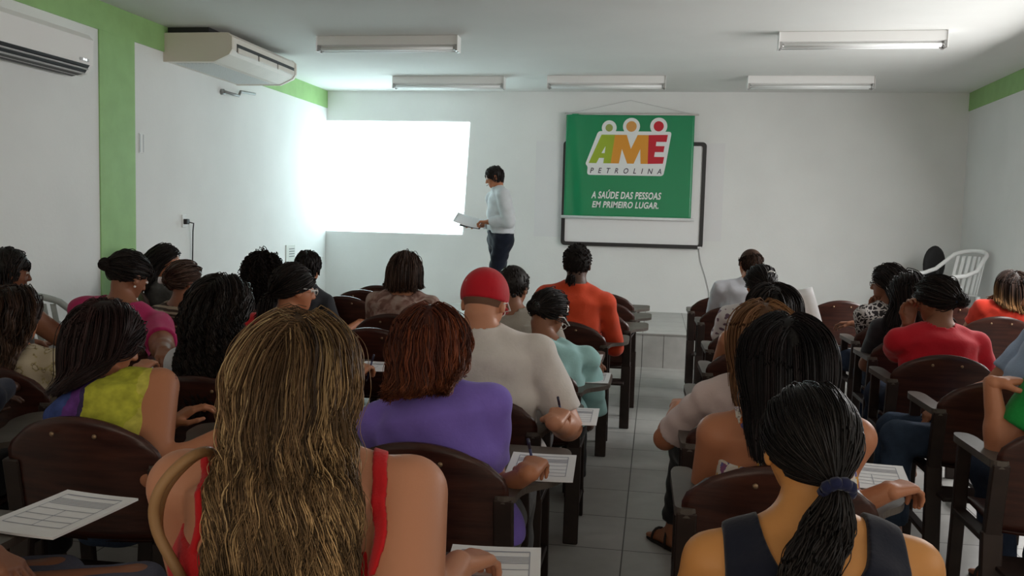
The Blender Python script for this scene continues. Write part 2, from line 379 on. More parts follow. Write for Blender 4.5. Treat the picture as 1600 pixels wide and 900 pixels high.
# ------------------------------------------------------------------ sockets, switches, cables
M_plate = mat('plate_white', (0.78, 0.79, 0.78), 0.4)
r = empty('switch_plate', (RX0, 6.99, 2.04))
MB().box((0, -0.035, -0.085), (0.008, 0.035, 0.085), bev=0.003).obj('plate', M_plate, r)
s_ = MB()
for y in (-0.026, 0.024): s_.box((0.007, y-0.003, -0.075), (0.010, y+0.003, 0.075))
s_.obj('slot', mat('slot_grey', (0.42, 0.44, 0.46), 0.6), r)
tag(r, 'narrow white switch plate high on the left wall just right of the green pillar', 'switch')
r = empty('wall_socket', (RX0, 7.68, 1.38))
MB().box((0, -0.04, -0.06), (0.01, 0.04, 0.06), bev=0.004).obj('plate', M_plate, r)
MB().box((0.008, -0.025, -0.03), (0.045, 0.03, 0.02), bev=0.006).obj('plug', M_dark, r)
tag(r, 'white wall socket with a black plug on the left wall behind the seated women', 'socket')
y_ = 7.70
tag(MB().tube([(RX0+0.04, y_, 1.37), (RX0+0.06, y_+0.05, 1.36), (RX0+0.03, y_+0.09, 1.28), (RX0+0.02, y_+0.10, 1.0), (RX0+0.02, y_+0.11, 0.5), (RX0+0.02, y_+0.12, 0.012)], 0.006, 8).obj('power_cord', M_dark, None, True), 'black power cord hanging down the left wall from the socket', 'cord')
r = empty('vent_plate', (RX0, 10.11, 0.98))
MB().box((0, -0.13, -0.115), (0.014, 0.13, 0.115), bev=0.004).obj('frame', mat('vent_cream', (0.62, 0.64, 0.60), 0.5), r)
s_ = MB()
for k in range(4): s_.box((0.012, -0.05, -0.03+k*0.03), (0.017, 0.10, -0.02+k*0.03))
s_.obj('slot', mat('slot_dark', (0.16, 0.17, 0.17), 0.6), r)
tag(r, 'pale slotted plate low on the left wall near the projected picture', 'plate')

# ------------------------------------------------------------------ whiteboard
M_blackp = mat('board_frame', (0.018, 0.018, 0.02), 0.4)
M_board = mat('board_white', (0.79, 0.80, 0.81), 0.25, 0.5)
wy = RY1-0.035
# faint square of cleaner paint on the wall behind the board
tag(MB().box((-1.55, RY1-0.003, 1.26), (0.80, RY1+0.01, 2.47)).obj('wall_patch', mat('patch_paint', (0.775, 0.775, 0.785), 0.7)), 'faint greyish rectangle of paint on the front wall behind the whiteboard', 'paint patch', kind='structure').name = 'trim_wall_patch'
r = empty('whiteboard', (-0.31, wy, 1.16))
MB().box((-0.86, -0.004, 0.03), (0.86, 0.03, 1.29)).obj('panel', M_board, r)
f = MB(); w2, hh, fw = 0.885, 1.315, 0.062
def rrect(x0, x1, z0, z1, rad, k=5):
    P = []
    for cx, cz, a0 in ((x1-rad, z1-rad, 0), (x0+rad, z1-rad, 90), (x0+rad, z0+rad, 180), (x1-rad, z0+rad, 270)):
        for i in range(k+1):
            a = math.radians(a0+90*i/k); P.append((cx+rad*math.cos(a), cz+rad*math.sin(a)))
    return P
def frame_ring(mb, o_, i_, y0, y1):
    n = len(o_); V = [(x, y0, z) for x, z in o_]+[(x, y0, z) for x, z in i_]+[(x, y1, z) for x, z in o_]+[(x, y1, z) for x, z in i_]; Q = []
    for k in range(n):
        j = (k+1) % n
        Q += [[k, n+k, n+j, j], [2*n+k, 2*n+j, 3*n+j, 3*n+k], [k, j, 2*n+j, 2*n+k], [n+k, 3*n+k, 3*n+j, n+j]]
    mb.add(V, Q)
frame_ring(f, rrect(-w2, w2, 0, hh, 0.05), rrect(-w2+fw*0.75, w2-fw*0.75, fw*0.75, hh-fw*0.75, 0.02), -0.022, 0.035)
f.obj('frame', M_blackp, r)
MB().box((w2-0.06, -0.025, 0.006), (w2-0.012, -0.021, 0.03)).obj('tag', mat('tag_white', (0.8, 0.8, 0.8), 0.5), r)
tag(r, 'whiteboard in a thick black frame on the front wall, half covered by the green banner', 'whiteboard')
tag(MB().tube([(0.53, RY1-0.012, 1.16), (0.56, RY1-0.012, 1.0), (0.63, RY1-0.012, 0.80), (0.68, RY1-0.012, 0.62), (0.685, RY1-0.012, STEP_H)], 0.004, 6).obj('cable', mat('cable_grey', (0.35, 0.35, 0.36), 0.6), None, True), 'thin grey cable hanging from the lower right corner of the whiteboard', 'cable')

# ------------------------------------------------------------------ banner
M_ban = mat('banner_green', (0.000, 0.235, 0.090), 0.32, 0.5)
def flat(color, name): return mat(name, color, 0.4, 0.4)
M_bw = flat((0.80, 0.82, 0.82), 'print_white')
BX0, BX1, BZ0, BZ1 = -1.165, 0.415, 1.525, 2.805
BY = wy-0.05
ban = empty('banner', (BX0, BY, BZ0)); bw, bh = BX1-BX0, BZ1-BZ0
def bwave(x, z):                                         # the vinyl hangs in shallow folds on the left
    return 0.016*np.sin(9.0*x+2.6*z)*np.exp(-((x-0.10)/0.085)**2)
gx, gz = np.meshgrid(np.linspace(0, bw, 60), np.linspace(0, bh, 50))
MB().sheet(gx, bwave(gx, gz), gz, 0.0012).obj('vinyl', M_ban, ban, True)
MB().tube([(-0.02, 0, bh), (bw+0.05, 0, bh)], 0.012, 12).obj('top_rod', mat('rod', (0.55, 0.52, 0.50), 0.4), ban, True)
MB().tube([(-0.03, 0, -0.005), (bw+0.04, 0, -0.005)], 0.019, 12).obj('bottom_rod', mat('rod_pale', (0.74, 0.75, 0.75), 0.4), ban, True)
MB().tube([(0.0, 0, bh), (bw*0.5, 0.03, bh+0.175), (bw, 0, bh)], 0.0028, 6).obj('string', mat('string', (0.5, 0.5, 0.5), 0.7), ban)
# pixel frame of the print: zoomed crop 1200x900 of the wall -> banner metres
def bxz(px, py): return ((px-258)/(845-258)*bw, bh-(py-243)/(713-243)*bh)
def printed(name, poly, m, lift, parent=ban):
    P = np.array([bxz(*p) for p in poly]); mb = MB()
    mb.prism(P, 0, 0.0008, [[1, 0, 0, 0], [0, 0, -1, -lift], [0, 1, 0, 0]])
    V = np.vstack(mb.v); V[:, 1] += bwave(V[:, 0], V[:, 2]); mb.v = [V]; mb.n = len(V)
    return mb.obj(name, m, parent)
def circ(cx, cy, r, k=28): return [(cx+r*math.cos(2*math.pi*i/k), cy+r*math.sin(2*math.pi*i/k)) for i in range(k)]
def roundpoly(P, r=10, k=4):
    P = [np.array(p, float) for p in P]; out = []
    for i in range(len(P)):
        a, b, c = P[i-1], P[i], P[(i+1) % len(P)]
        u = (a-b); lu = np.linalg.norm(u); v = (c-b); lv = np.linalg.norm(v); d = min(r, lu*0.45, lv*0.45); p0, p1 = b+u/lu*d, b+v/lv*d
        for j in range(k+1):
            t = j/k; out.append(tuple((1-t)**2*p0+2*t*(1-t)*b+t*t*p1))
    return out
printed('logo_outline', roundpoly([(408, 320), (744, 320), (722, 472), (713, 520), (362, 520), (364, 482), (353, 470)], 14), M_bw, 0.0025)
for cx, cy, r_ in ((458, 305, 34), (560, 298, 39), (684, 296, 39)): printed('logo_outline', circ(cx, cy, r_), M_bw, 0.0029)
G_, O_, R_ = flat((0.33, 0.44, 0.03), 'print_lime'), flat((0.72, 0.30, 0.03), 'print_orange'), flat((0.55, 0.012, 0.03), 'print_red')
printed('letter_shape', [(424, 336), (486, 336), (474, 466), (436, 466), (439, 442), (416, 442), (404, 466), (368, 466)], G_, 0.0045)
printed('letter_gap', [(444, 388), (426, 420), (441, 420)], M_bw, 0.0056)
printed('letter_shape', [(486, 336), (540, 336), (561, 400), (590, 336), (640, 336), (648, 466), (608, 466), (604, 400), (576, 466), (546, 466), (520, 400), (508, 466), (470, 466)], O_, 0.0050)
printed('letter_shape', [(640, 336), (727, 334), (722, 366), (676, 366), (674, 385), (714, 385), (710, 412), (671, 412), (668, 434), (714, 434), (709, 464), (640, 466)], R_, 0.0054)
for cx, cy, r_, m_ in ((458, 305, 17, flat((0.33, 0.38, 0.10), 'print_olive')), (560, 298, 24, flat((0.66, 0.31, 0.08), 'print_amber')), (684, 296, 23, R_)): printed('logo_dot', circ(cx, cy, r_), m_, 0.0045)
def text_mesh(name, s, px0, px1, py0, py1, m, lift, shear=0.25, bold=0.02, spacing=1.0, parent=ban):
    cu = bpy.data.curves.new(name, 'FONT'); cu.body = s; cu.size = 1; cu.shear = shear; cu.offset = bold; cu.space_character = spacing; cu.extrude = 0.0; cu.resolution_u = 3
    t = bpy.data.objects.new(name+'_tmp', cu); COL.objects.link(t)
    dg = bpy.context.evaluated_depsgraph_get(); me = bpy.data.meshes.new_from_object(t.evaluated_get(dg))
    bpy.data.objects.remove(t); n = len(me.vertices); V = np.empty(n*3, np.float32); me.vertices.foreach_get('co', V); V = V.reshape(-1, 3)
    (x0, z1), (x1, z0) = bxz(px0, py0), bxz(px1, py1)
    # cap height runs from the baseline to the highest plain capital
    top = 0.73 if len(s) > 3 else V[:, 1].max()
    X = x0+(V[:, 0]-V[:, 0].min())/(np.ptp(V[:, 0]))*(x1-x0); Z = z0+V[:, 1]/top*(z1-z0)
    W3 = np.stack([X, -lift+bwave(X, Z), Z], 1); me.vertices.foreach_set('co', W3.astype(np.float32).ravel()); me.update(); me.name = name; me.materials.clear(); me.materials.append(m)
    o = bpy.data.objects.new(name, me); COL.objects.link(o); o.parent = parent; return o
text_mesh('lettering', 'PETROLINA', 376, 704, 486, 511, flat((0.05, 0.035, 0.06), 'print_dark'), 0.0050, 0.25, 0.012, 2.5)
text_mesh('lettering', 'A SAÚDE DAS PESSOAS', 385, 708, 594, 626, M_bw, 0.0040, 0.22, 0.028, 1.06)
text_mesh('lettering', 'EM PRIMEIRO LUGAR.', 390, 697, 639, 668, M_bw, 0.0040, 0.22, 0.028, 1.06)
tag(ban, 'green vinyl banner with coloured letters and white slogan hanging over the whiteboard', 'banner')

# ------------------------------------------------------------------ wooden tablet chairs
M_wood = mat('dark_wood', (0.036, 0.0105, 0.0075), 0.34, 0.4, bump=0.12, bscale=14, stretch=(1, 1, 9), color2=(0.062, 0.019, 0.012), var=0.2, vscale=5)
M_wood2 = mat('dark_wood_leg', (0.024, 0.013, 0.010), 0.5, 0.4, var=0.25, vscale=12)
M_tab = mat('worn_tablet', (0.12, 0.10, 0.085), 0.42, 0.4, color2=(0.065, 0.05, 0.042), var=0.2, vscale=7)
M_brass = mat('brass', (0.30, 0.20, 0.12), 0.45, 0.5, metal=0.7)
def make_chair(left_arm):
    r = empty('tablet_chair')
    # the origin lies under the middle of the top rail of the backrest
    u, v = np.meshgrid(np.linspace(-1, 1, 25), np.linspace(0, 1, 15))
    hw = 0.236+0.026*v-0.05*np.clip((v-0.80)/0.20, 0, 1)**2.2
    top = 0.855-0.060*u**2-0.02*np.abs(u)**6
    z = 0.462+(top-0.462)*v
    x = u*hw; y = 0.055-0.055*(z-0.46)/0.39+0.032*u**2
    MB().sheet(x, y, z, 0.014).obj('backrest', M_wood, r, True)
    for sx in (-0.07, 0.07):
        MB().lathe([(0.0, 0.0), (0.006, 0.0), (0.008, 0.004), (0.0045, 0.007), (0.0, 0.0075)], (sx, -0.006, 0.80), 10, [[1, 0, 0], [0, 0, -1], [0, 1, 0]]).obj('bolt', M_brass, r, True)
    u, v = np.meshgrid(np.linspace(-1, 1, 15), np.linspace(0, 1, 13))
    x = u*(0.215-0.02*np.clip((v-0.85)/0.15, 0, 1)**2); y = 0.10+0.38*v; z = 0.440+0.012*u**2+0.012*v-0.02*np.clip((v-0.85)/0.15, 0, 1)**2
    MB().sheet(x, y, z, 0.015).obj('seat', M_wood, r, True)
    MB().bar((-0.232, 0.072, 0.33), (0.232, 0.072, 0.33), 0.016, 0.20, (0, 1, 0), 0.003).obj('rear_apron', M_wood2, r)
    for s in (-1, 1):
        xx = s*0.243
        MB().bar((xx, 0.045, 0.0), (xx, 0.085, 0.45), 0.032, 0.068, (1, 0, 0), 0.004).bar((xx, 0.085, 0.44), (xx, 0.045, 0.70), 0.032, 0.056, (1, 0, 0), 0.004).obj('rear_leg', M_wood2, r)
        MB().bar((xx, 0.45, 0.0), (xx, 0.40, 0.685 if (s > 0 or left_arm) else 0.47), 0.030, 0.048, (1, 0, 0), 0.004).obj('front_leg', M_wood2, r)
        MB().bar((xx, 0.06, 0.13), (xx, 0.44, 0.13), 0.022, 0.04, (1, 0, 0), 0.003).obj('stretcher', M_wood2, r)
        MB().bar((xx, 0.085, 0.415), (xx, 0.425, 0.415), 0.024, 0.05, (1, 0, 0), 0.003).obj('seat_rail', M_wood2, r)
        if s < 0 and left_arm:
            MB().prism(roundpoly([(-0.275, 0.03), (-0.212, 0.03), (-0.206, 0.40), (-0.222, 0.455), (-0.268, 0.455), (-0.282, 0.40)], 0.03), 0.685, 0.712).obj('armrest', M_tab, r)
    out = roundpoly([(0.212, 0.03), (0.275, 0.03), (0.285, 0.14), (0.365, 0.22), (0.39, 0.29), (0.39, 0.55), (0.37, 0.61), (0.14, 0.61), (0.105, 0.57), (0.11, 0.46), (0.17, 0.36), (0.205, 0.22)], 0.05)
    MB().prism(out, 0.688, 0.708).obj('writing_tablet', M_tab, r)
    MB().bar((0.243, 0.40, 0.60), (0.30, 0.50, 0.685), 0.02, 0.03, (1, 0, 0), 0.003).obj('tablet_brace', M_wood2, r)
    return r
chair_plain = make_chair(False); chair_arm = make_chair(True)
used_chairs = {False: False, True: False}
def chair(x, y, rz, label, left_arm=False, group='wooden tablet chairs in rows'):
    p = chair_arm if left_arm else chair_plain
    if used_chairs[left_arm]: p = copy_tree(p)
    used_chairs[left_arm] = True
    p.location = (x, y, 0); p.rotation_euler = (0, 0, rz); tag(p, label, 'chair', group); return p
W_ = 'dark wooden tablet chair '
CHAIRS_L = [
 # left block, nearest row first: x, y, turn, label
 (-0.72, 1.36, 0.0, W_+'under the woman with long wavy blonde hair'),
 (-1.86, 1.38, 0.0, W_+'at the lower left edge, form on its tablet'),
 (-0.64, 2.37, 0.0, W_+'behind the back of the auburn-haired woman in the purple shirt'),
 (-1.72, 2.40, 0.02, W_+'of the woman in the purple and yellow print top'),
 (-0.66, 3.13, 0.0, W_+'of the man in the red cap and white polo'),
 (-1.72, 3.12, 0.0, W_+'of the woman with very long black curls'),
 (-2.62, 3.10, 0.0, W_+'of the woman in the cream floral top at the left edge'),
 (-0.58, 3.93, 0.0, W_+'of the person leaning forward in the aqua shirt'),
 (-1.86, 3.95, 0.0, W_+'of the woman in the red wide-neck top'),
 (-2.84, 4.15, 0.0, W_+'of the woman in the pink T-shirt'),
 (-3.45, 4.00, 0.0, W_+'of the bare-armed person at the left edge'),
 (-0.66, 4.68, 0.0, W_+'of the short-haired person beyond the red cap'),
 (-1.56, 4.74, 0.0, 'empty '+W_+'between the blonde hair and the auburn bob'),
 (-2.84, 4.80, 0.0, W_+'of the older woman in the zebra-striped top'),
 (-0.54, 5.48, 0.0, W_+'of the person in the orange shirt by the aisle'),
 (-1.66, 5.46, 0.0, W_+'of the woman with a brown bob and greyish pink top'),
 (-2.62, 5.40, 0.0, W_+'of the person with a round mop of curls'),
 (-2.36, 6.50, 0.0, 'empty '+W_+'left of the brown bob, nearest of three'),
 (-2.42, 7.10, 0.0, 'empty '+W_+'left of the brown bob, middle of three'),
 (-2.45, 7.64, 0.0, 'empty '+W_+'left of the brown bob, farthest of three'),
 (-0.42, 6.28, 0.0, 'empty '+W_+'directly in front of the orange shirt'),
 (-0.40, 7.00, 0.0, 'empty '+W_+'second from the stage, left of the aisle'),
 (-0.42, 7.72, 0.0, 'empty '+W_+'nearest to the stage, left of the aisle'),
 (-1.10, 6.28, 0.0, 'empty '+W_+'peeping out between the brown bob and the red cap'),
]
for c in CHAIRS_L: chair(*c)
CHAIRS_R = [
 (0.34, 1.36, 0.0, W_+'under the woman with the black ponytail'),
 (0.355, 2.38, 0.0, W_+'of the woman with straight black hair and floral straps'),
 (0.39, 3.10, 0.0, W_+'of the woman in the sheer white blouse'),
 (0.44, 3.88, 0.0, 'empty '+W_+'by the aisle in front of the sheer white blouse'),
 (0.54, 4.63, 0.0, W_+'of the dark-haired woman with bare tan shoulders'),
 (0.60, 5.50, 0.0, W_+'of the woman in the white and purple print top'),
 (0.62, 7.00, 0.0, W_+'of the balding man in the white shirt'),
 (0.58, 7.86, 0.0, 'empty '+W_+'in front of the balding man'),
 (1.43, 3.14, 0.0, W_+'under the person in the green T-shirt'),
 (1.49, 4.00, 0.0, W_+'of the person in the pale blue shirt'),
 (1.48, 4.74, 0.0, W_+'of the person in the plain red T-shirt'),
 (1.56, 5.52, 0.0, W_+'of the long-haired person beyond the red T-shirt'),
 (1.62, 6.26, 0.0, W_+'of the woman with the wristwatch'),
 (1.60, 7.92, 0.0, 'empty '+W_+'nearest to the stage, left of the wristwatch'),
 (2.55, 7.02, 0.0, W_+'of the woman in the orange-red top'),
 (2.52, 8.06, 0.0, 'empty '+W_+'just below the white plastic armchair on the stage'),
]
for c in CHAIRS_R: chair(*c, left_arm=True)

# ------------------------------------------------------------------ white plastic armchairs, black chair
M_plas = mat('white_plastic', (0.88, 0.89, 0.89), 0.4, 0.4)
def plastic_chair(label, loc, rz, m, group=None):
    r = empty('plastic_armchair', loc, rz)
    u, v = np.meshgrid(np.linspace(-1, 1, 15), np.linspace(0, 1, 9))
    MB().sheet(u*(0.22+0.02*v), -0.20+0.44*v, 0.42+0.02*u**2+0.015*v-0.03*np.clip((v-0.8)/0.2, 0, 1)**2, 0.008).obj('seat', m, r, True)
    th = np.linspace(-1, 1, 17)
    def back(t, z): a = t*1.15; return np.array([0.255*math.sin(a), -0.10-0.16*math.cos(a)-0.10*(z-0.42)/0.42, z])
    s_ = MB()
    for k in range(7):
        t0 = -0.70+k*0.2333-0.07; t1 = t0+0.14
        uu, vv = np.meshgrid(np.linspace(t0, t1, 5), np.linspace(0, 1, 8)); P = np.array([[back(a, 0.43+0.42*b) for a, b in zip(ra, rb)] for ra, rb in zip(uu, vv)])
        s_.sheet(P[..., 0], P[..., 1], P[..., 2], 0.007)
    s_.obj('back_slats', m, r, True)
    top = [back(t, 0.85+0.06*(1-t*t)) for t in th]
    L_ = [np.array([-0.27, 0.20, 0.64]), np.array([-0.28, 0.05, 0.655])]; R_l = [np.array([0.28, 0.05, 0.655]), np.array([0.27, 0.20, 0.64])]
    MB().tube(L_+[np.array([-0.275, -0.10, 0.70])]+top[1:-1]+[np.array([0.275, -0.10, 0.70])]+R_l, 0.022, 10).obj('arm_and_back_rim', m, r, True)
    for sx in (-1, 1):
        MB().tube([(sx*0.27, 0.20, 0.64), (sx*0.245, 0.215, 0.42), (sx*0.265, 0.25, 0.0)], [0.022, 0.024, 0.018], 8).obj('front_leg', m, r, True)
        MB().tube([(sx*0.22, -0.20, 0.43), (sx*0.25, -0.27, 0.0)], [0.024, 0.018], 8).obj('rear_leg', m, r, True)
    tag(r, label, 'chair', group); return r
plastic_chair('white plastic armchair on the stage against the right wall', (3.12, 10.15, STEP_H), math.radians(118), M_plas)
plastic_chair('grey-white slatted plastic chair by the left wall beside the woman in pink', (-4.02, 5.55, 0), math.radians(-8), mat('grey_plastic', (0.42, 0.45, 0.43), 0.5))
r = empty('office_chair', (3.02, 10.80, STEP_H), math.radians(38))
u, v = np.meshgrid(np.linspace(0, 2*math.pi, 25), np.linspace(0, 1, 6))
M_oc = mat('black_fabric', (0.012, 0.012, 0.013), 0.8)
def pad(c, a, b, n, name, rot):
    e = MB(); pr = [(0, -0.03), (0.75, -0.03), (0.95, -0.018), (1, 0.0), (0.95, 0.02), (0.75, 0.032), (0, 0.036)]
    e.lathe([(q[0], q[1]) for q in pr], (0, 0, 0), 24); V = np.vstack(e.v); V[:, 0] *= a; V[:, 1] *= b; e.v = [V @ np.array(rot).T+np.array(c)]
    return e.obj(name, M_oc, r, True)
pad((0, 0.05, 0.46), 0.22, 0.21, 0, 'seat', np.eye(3))
pad((0, -0.17, 0.74), 0.18, 0.21, 0, 'backrest', [[1, 0, 0], [0, 0, 1], [0, 1, 0]])
MB().tube([(0, -0.05, 0.43), (0, -0.20, 0.45), (0, -0.215, 0.70)], 0.018, 8).obj('back_arm', M_dark, r, True)
MB().tube([(0, 0.02, 0.43), (0, 0.02, 0.09)], 0.025, 10).obj('gas_lift', M_dark, r, True)
for k in range(5):
    a = 2*math.pi*k/5
    lg = MB().tube([(0, 0.02, 0.09), (0.25*math.cos(a), 0.02+0.25*math.sin(a), 0.065)], [0.022, 0.014], 8).obj('leg', M_dark, r, True)
    MB().lathe([(0, -0.012), (0.028, -0.012), (0.03, 0), (0.028, 0.012), (0, 0.012)], (0.25*math.cos(a), 0.02+0.25*math.sin(a), 0.031), 14, [[1, 0, 0], [0, 0, -1], [0, 1, 0]]).obj('castor', M_dark, lg, True)
tag(r, 'black round-backed chair behind the white plastic armchair', 'chair')

# ------------------------------------------------------------------ printed forms
M_paper = mat('paper', (0.82, 0.82, 0.84), 0.7, 0.2)
M_ink = mat('ink_grey', (0.36, 0.37, 0.44), 0.7, 0.2)
def form(name, label, c, rz, w=0.21, h=0.297, curl=0.004, th=0.002, cat='paper', group='printed forms on the tablets'):
    mb = MB(); u, v = np.meshgrid(np.linspace(-0.5, 0.5, 9), np.linspace(-0.5, 0.5, 9))
    cz = lambda x, y: curl*((x/w*2)**2*0.5+np.clip(y/h, 0, 1)**2*2)
    mb.sheet(u*w, v*h, cz(u*w, v*h), th); nq = sum(len(q) for q in mb.q)
    ln = []
    for yy in (0.40, 0.30, 0.27, 0.24, 0.21, 0.18, 0.06, -0.08, -0.20, -0.32): ln.append((-0.38, 0.38, yy, 0.004 if yy in (0.40,) else 0.0022))
    for x0, x1, y, t in ln:
        xs = np.linspace(x0*w, x1*w, 7); ys = y*h; t = t*0.8
        V = np.vstack([np.c_[xs, np.full(7, ys-t), cz(xs, ys)+th/2+0.0006], np.c_[xs, np.full(7, ys+t), cz(xs, ys)+th/2+0.0006]]); mb.add(V, [[i, i+1, 8+i, 7+i] for i in range(6)])
    for xv, y0, y1 in ((-0.38, -0.32, 0.40), (0.38, -0.32, 0.40), (0.0, -0.32, 0.06)):
        ys = np.linspace(y0*h, y1*h, 7); x = xv*w; t = 0.0012
        V = np.vstack([np.c_[np.full(7, x+t), ys, cz(x, ys)+th/2+0.0006], np.c_[np.full(7, x-t), ys, cz(x, ys)+th/2+0.0006]]); mb.add(V, [[i, i+1, 8+i, 7+i] for i in range(6)])
    o = mb.obj(name, [M_paper, M_ink], None, False)
    mi = np.zeros(len(o.data.polygons), np.int32); mi[nq:] = 1; o.data.polygons.foreach_set('material_index', mi)
    o.location = c; o.rotation_euler = (0, 0, rz); tag(o, label, cat, group); return o
TB = 0.7105
form('printed_form', 'white printed form lying on the tablet at the lower left edge', tuple(atz(95, 803, TB+0.004)), -0.10, 0.225, 0.30, th=0.006)
form('printed_form', 'white printed form under the right hand of the blonde woman', tuple(atz(770, 895, TB)), 0.12)
form('printed_form', 'white printed form under the pen of the woman in the purple shirt', tuple(atz(846, 730, TB)), 0.05)
form('printed_form', 'white printed form beside the writing hand of the man in the red cap', tuple(atz(893, 650, TB)), 0.02)
form('printed_form', 'white printed form at the elbow of the person in the aqua shirt', tuple(atz(921, 590, TB)), 0.0, 0.2, 0.28)
form('printed_form', 'small white printed form in front of the orange shirt, under a dark hand', (-0.36, 4.98, TB), 0.0, 0.17, 0.24)
form('printed_form', 'white printed form by the right hand of the woman with floral straps', tuple(atz(1362, 744, TB)), -0.15)
form('printed_form', 'white printed form under the pen of the woman in the red wide-neck top', tuple(atz(590, 573, TB)), 0.05, 0.2, 0.27)

# ------------------------------------------------------------------ people: a signed distance body, meshed as one surface
def nrm(v): v = np.asarray(v, float); return v/(np.linalg.norm(v)+1e-12)
def smin(a, b, k):
    h = np.clip(0.5+0.5*(b-a)/k, 0, 1); return b+(a-b)*h-k*h*(1-h)
def s_cone(p, a, b, ra, rb):
    ab = b-a; t = np.clip(((p-a) @ ab)/(ab @ ab+1e-12), 0, 1); w = p-a-t[:, None]*ab
    return np.sqrt((w*w).sum(1))-(ra+(rb-ra)*t)
def s_ell(p, c, M, r):
    q = (p-c) @ M; r = np.asarray(r, float); k0 = np.sqrt(((q/r)**2).sum(1)); k1 = np.sqrt(((q/(r*r))**2).sum(1)); return k0*(k0-1)/(k1+1e-9)
def surf_nets(fn, lo, hi, h):
    """naive surface nets of fn < 0, evaluated finely only near the surface"""
    lo = np.asarray(lo, float); n = np.maximum(np.ceil((np.asarray(hi, float)-lo)/h/4).astype(int)+1, 3)
    H = 4*h; ax = [lo[i]+H*(np.arange(n[i])+0.5)-h*0.5 for i in range(3)]
    G = np.stack(np.meshgrid(*ax, indexing='ij'), -1).reshape(-1, 3); dc = fn(G).reshape(n)
    D = np.repeat(np.repeat(np.repeat(dc, 4, 0), 4, 1), 4, 2)
    near = np.abs(D) < H*2.3+0.008
    I = np.argwhere(near); D[near] = fn(lo+I*h)
    S = D < 0; nx, ny, nz = D.shape
    cnt = np.zeros((nx-1, ny-1, nz-1), np.int8)
    for i in (0, 1):
        for j in (0, 1):
            for k in (0, 1): cnt += S[i:nx-1+i, j:ny-1+j, k:nz-1+k]
    act = (cnt > 0) & (cnt < 8); C = np.argwhere(act); idx = np.full(act.shape, -1, np.int64); idx[act] = np.arange(len(C))
    acc = np.zeros((len(C), 3)); m = np.zeros(len(C)); cor = [(i, j, k) for i in (0, 1) for j in (0, 1) for k in (0, 1)]
    val = {c: D[C[:, 0]+c[0], C[:, 1]+c[1], C[:, 2]+c[2]] for c in cor}
    for a in cor:
        for d in range(3):
            if a[d] == 0:
                b = list(a); b[d] = 1; va, vb = val[a], val[tuple(b)]; x = (va < 0) != (vb < 0)
                t = np.where(x, va/(va-vb+1e-20), 0); P = np.array(a, float)[None].repeat(len(C), 0); P[:, d] = t; acc[x] += P[x]; m[x] += 1
    V = lo+(C+acc/np.maximum(m, 1)[:, None])*h; Q = []
    for d in range(3):
        e, f = (d+1) % 3, (d+2) % 3; sl = [slice(None)]*3; sl2 = [slice(None)]*3; sl[d] = slice(0, -1); sl2[d] = slice(1, None)
        A, B = S[tuple(sl)], S[tuple(sl2)]
        E = np.argwhere(A != B); E = E[(E[:, e] > 0) & (E[:, f] > 0) & (E[:, e] < D.shape[e]-1) & (E[:, f] < D.shape[f]-1)]
        if not len(E): continue
        def ci(oe, of): k = E.copy(); k[:, e] -= oe; k[:, f] -= of; return idx[k[:, 0], k[:, 1], k[:, 2]]
        q = np.stack([ci(1, 1), ci(0, 1), ci(0, 0), ci(1, 0)], 1); fl = ~A[E[:, 0], E[:, 1], E[:, 2]]; q[fl] = q[fl][:, ::-1]; Q.append(q[(q >= 0).all(1)])
    return V, np.vstack(Q)
def wrinkle(p, amp, seed):
    s = seed*1.7
    return amp*(np.sin(p[:, 0]*41+p[:, 2]*23+s)*np.sin(p[:, 1]*37-p[:, 2]*31+2*s)+0.6*np.sin(p[:, 0]*19-p[:, 2]*57+p[:, 1]*23+3*s)*np.sin(p[:, 0]*29+p[:, 1]*11+s))

def rot_head(yaw, pitch, tilt):
    f0 = np.array([-math.sin(yaw), math.cos(yaw), 0.0]); r = np.array([math.cos(yaw), math.sin(yaw), 0.0]); z = np.array([0, 0, 1.0])
    f = f0*math.cos(pitch)-z*math.sin(pitch); u = z*math.cos(pitch)+f0*math.sin(pitch)
    c, s = math.cos(tilt), math.sin(tilt); r2 = c*r-s*u; u2 = s*r+c*u            # tilt > 0: top of the head goes to the right
    return np.stack([r2, f, u2], 1)

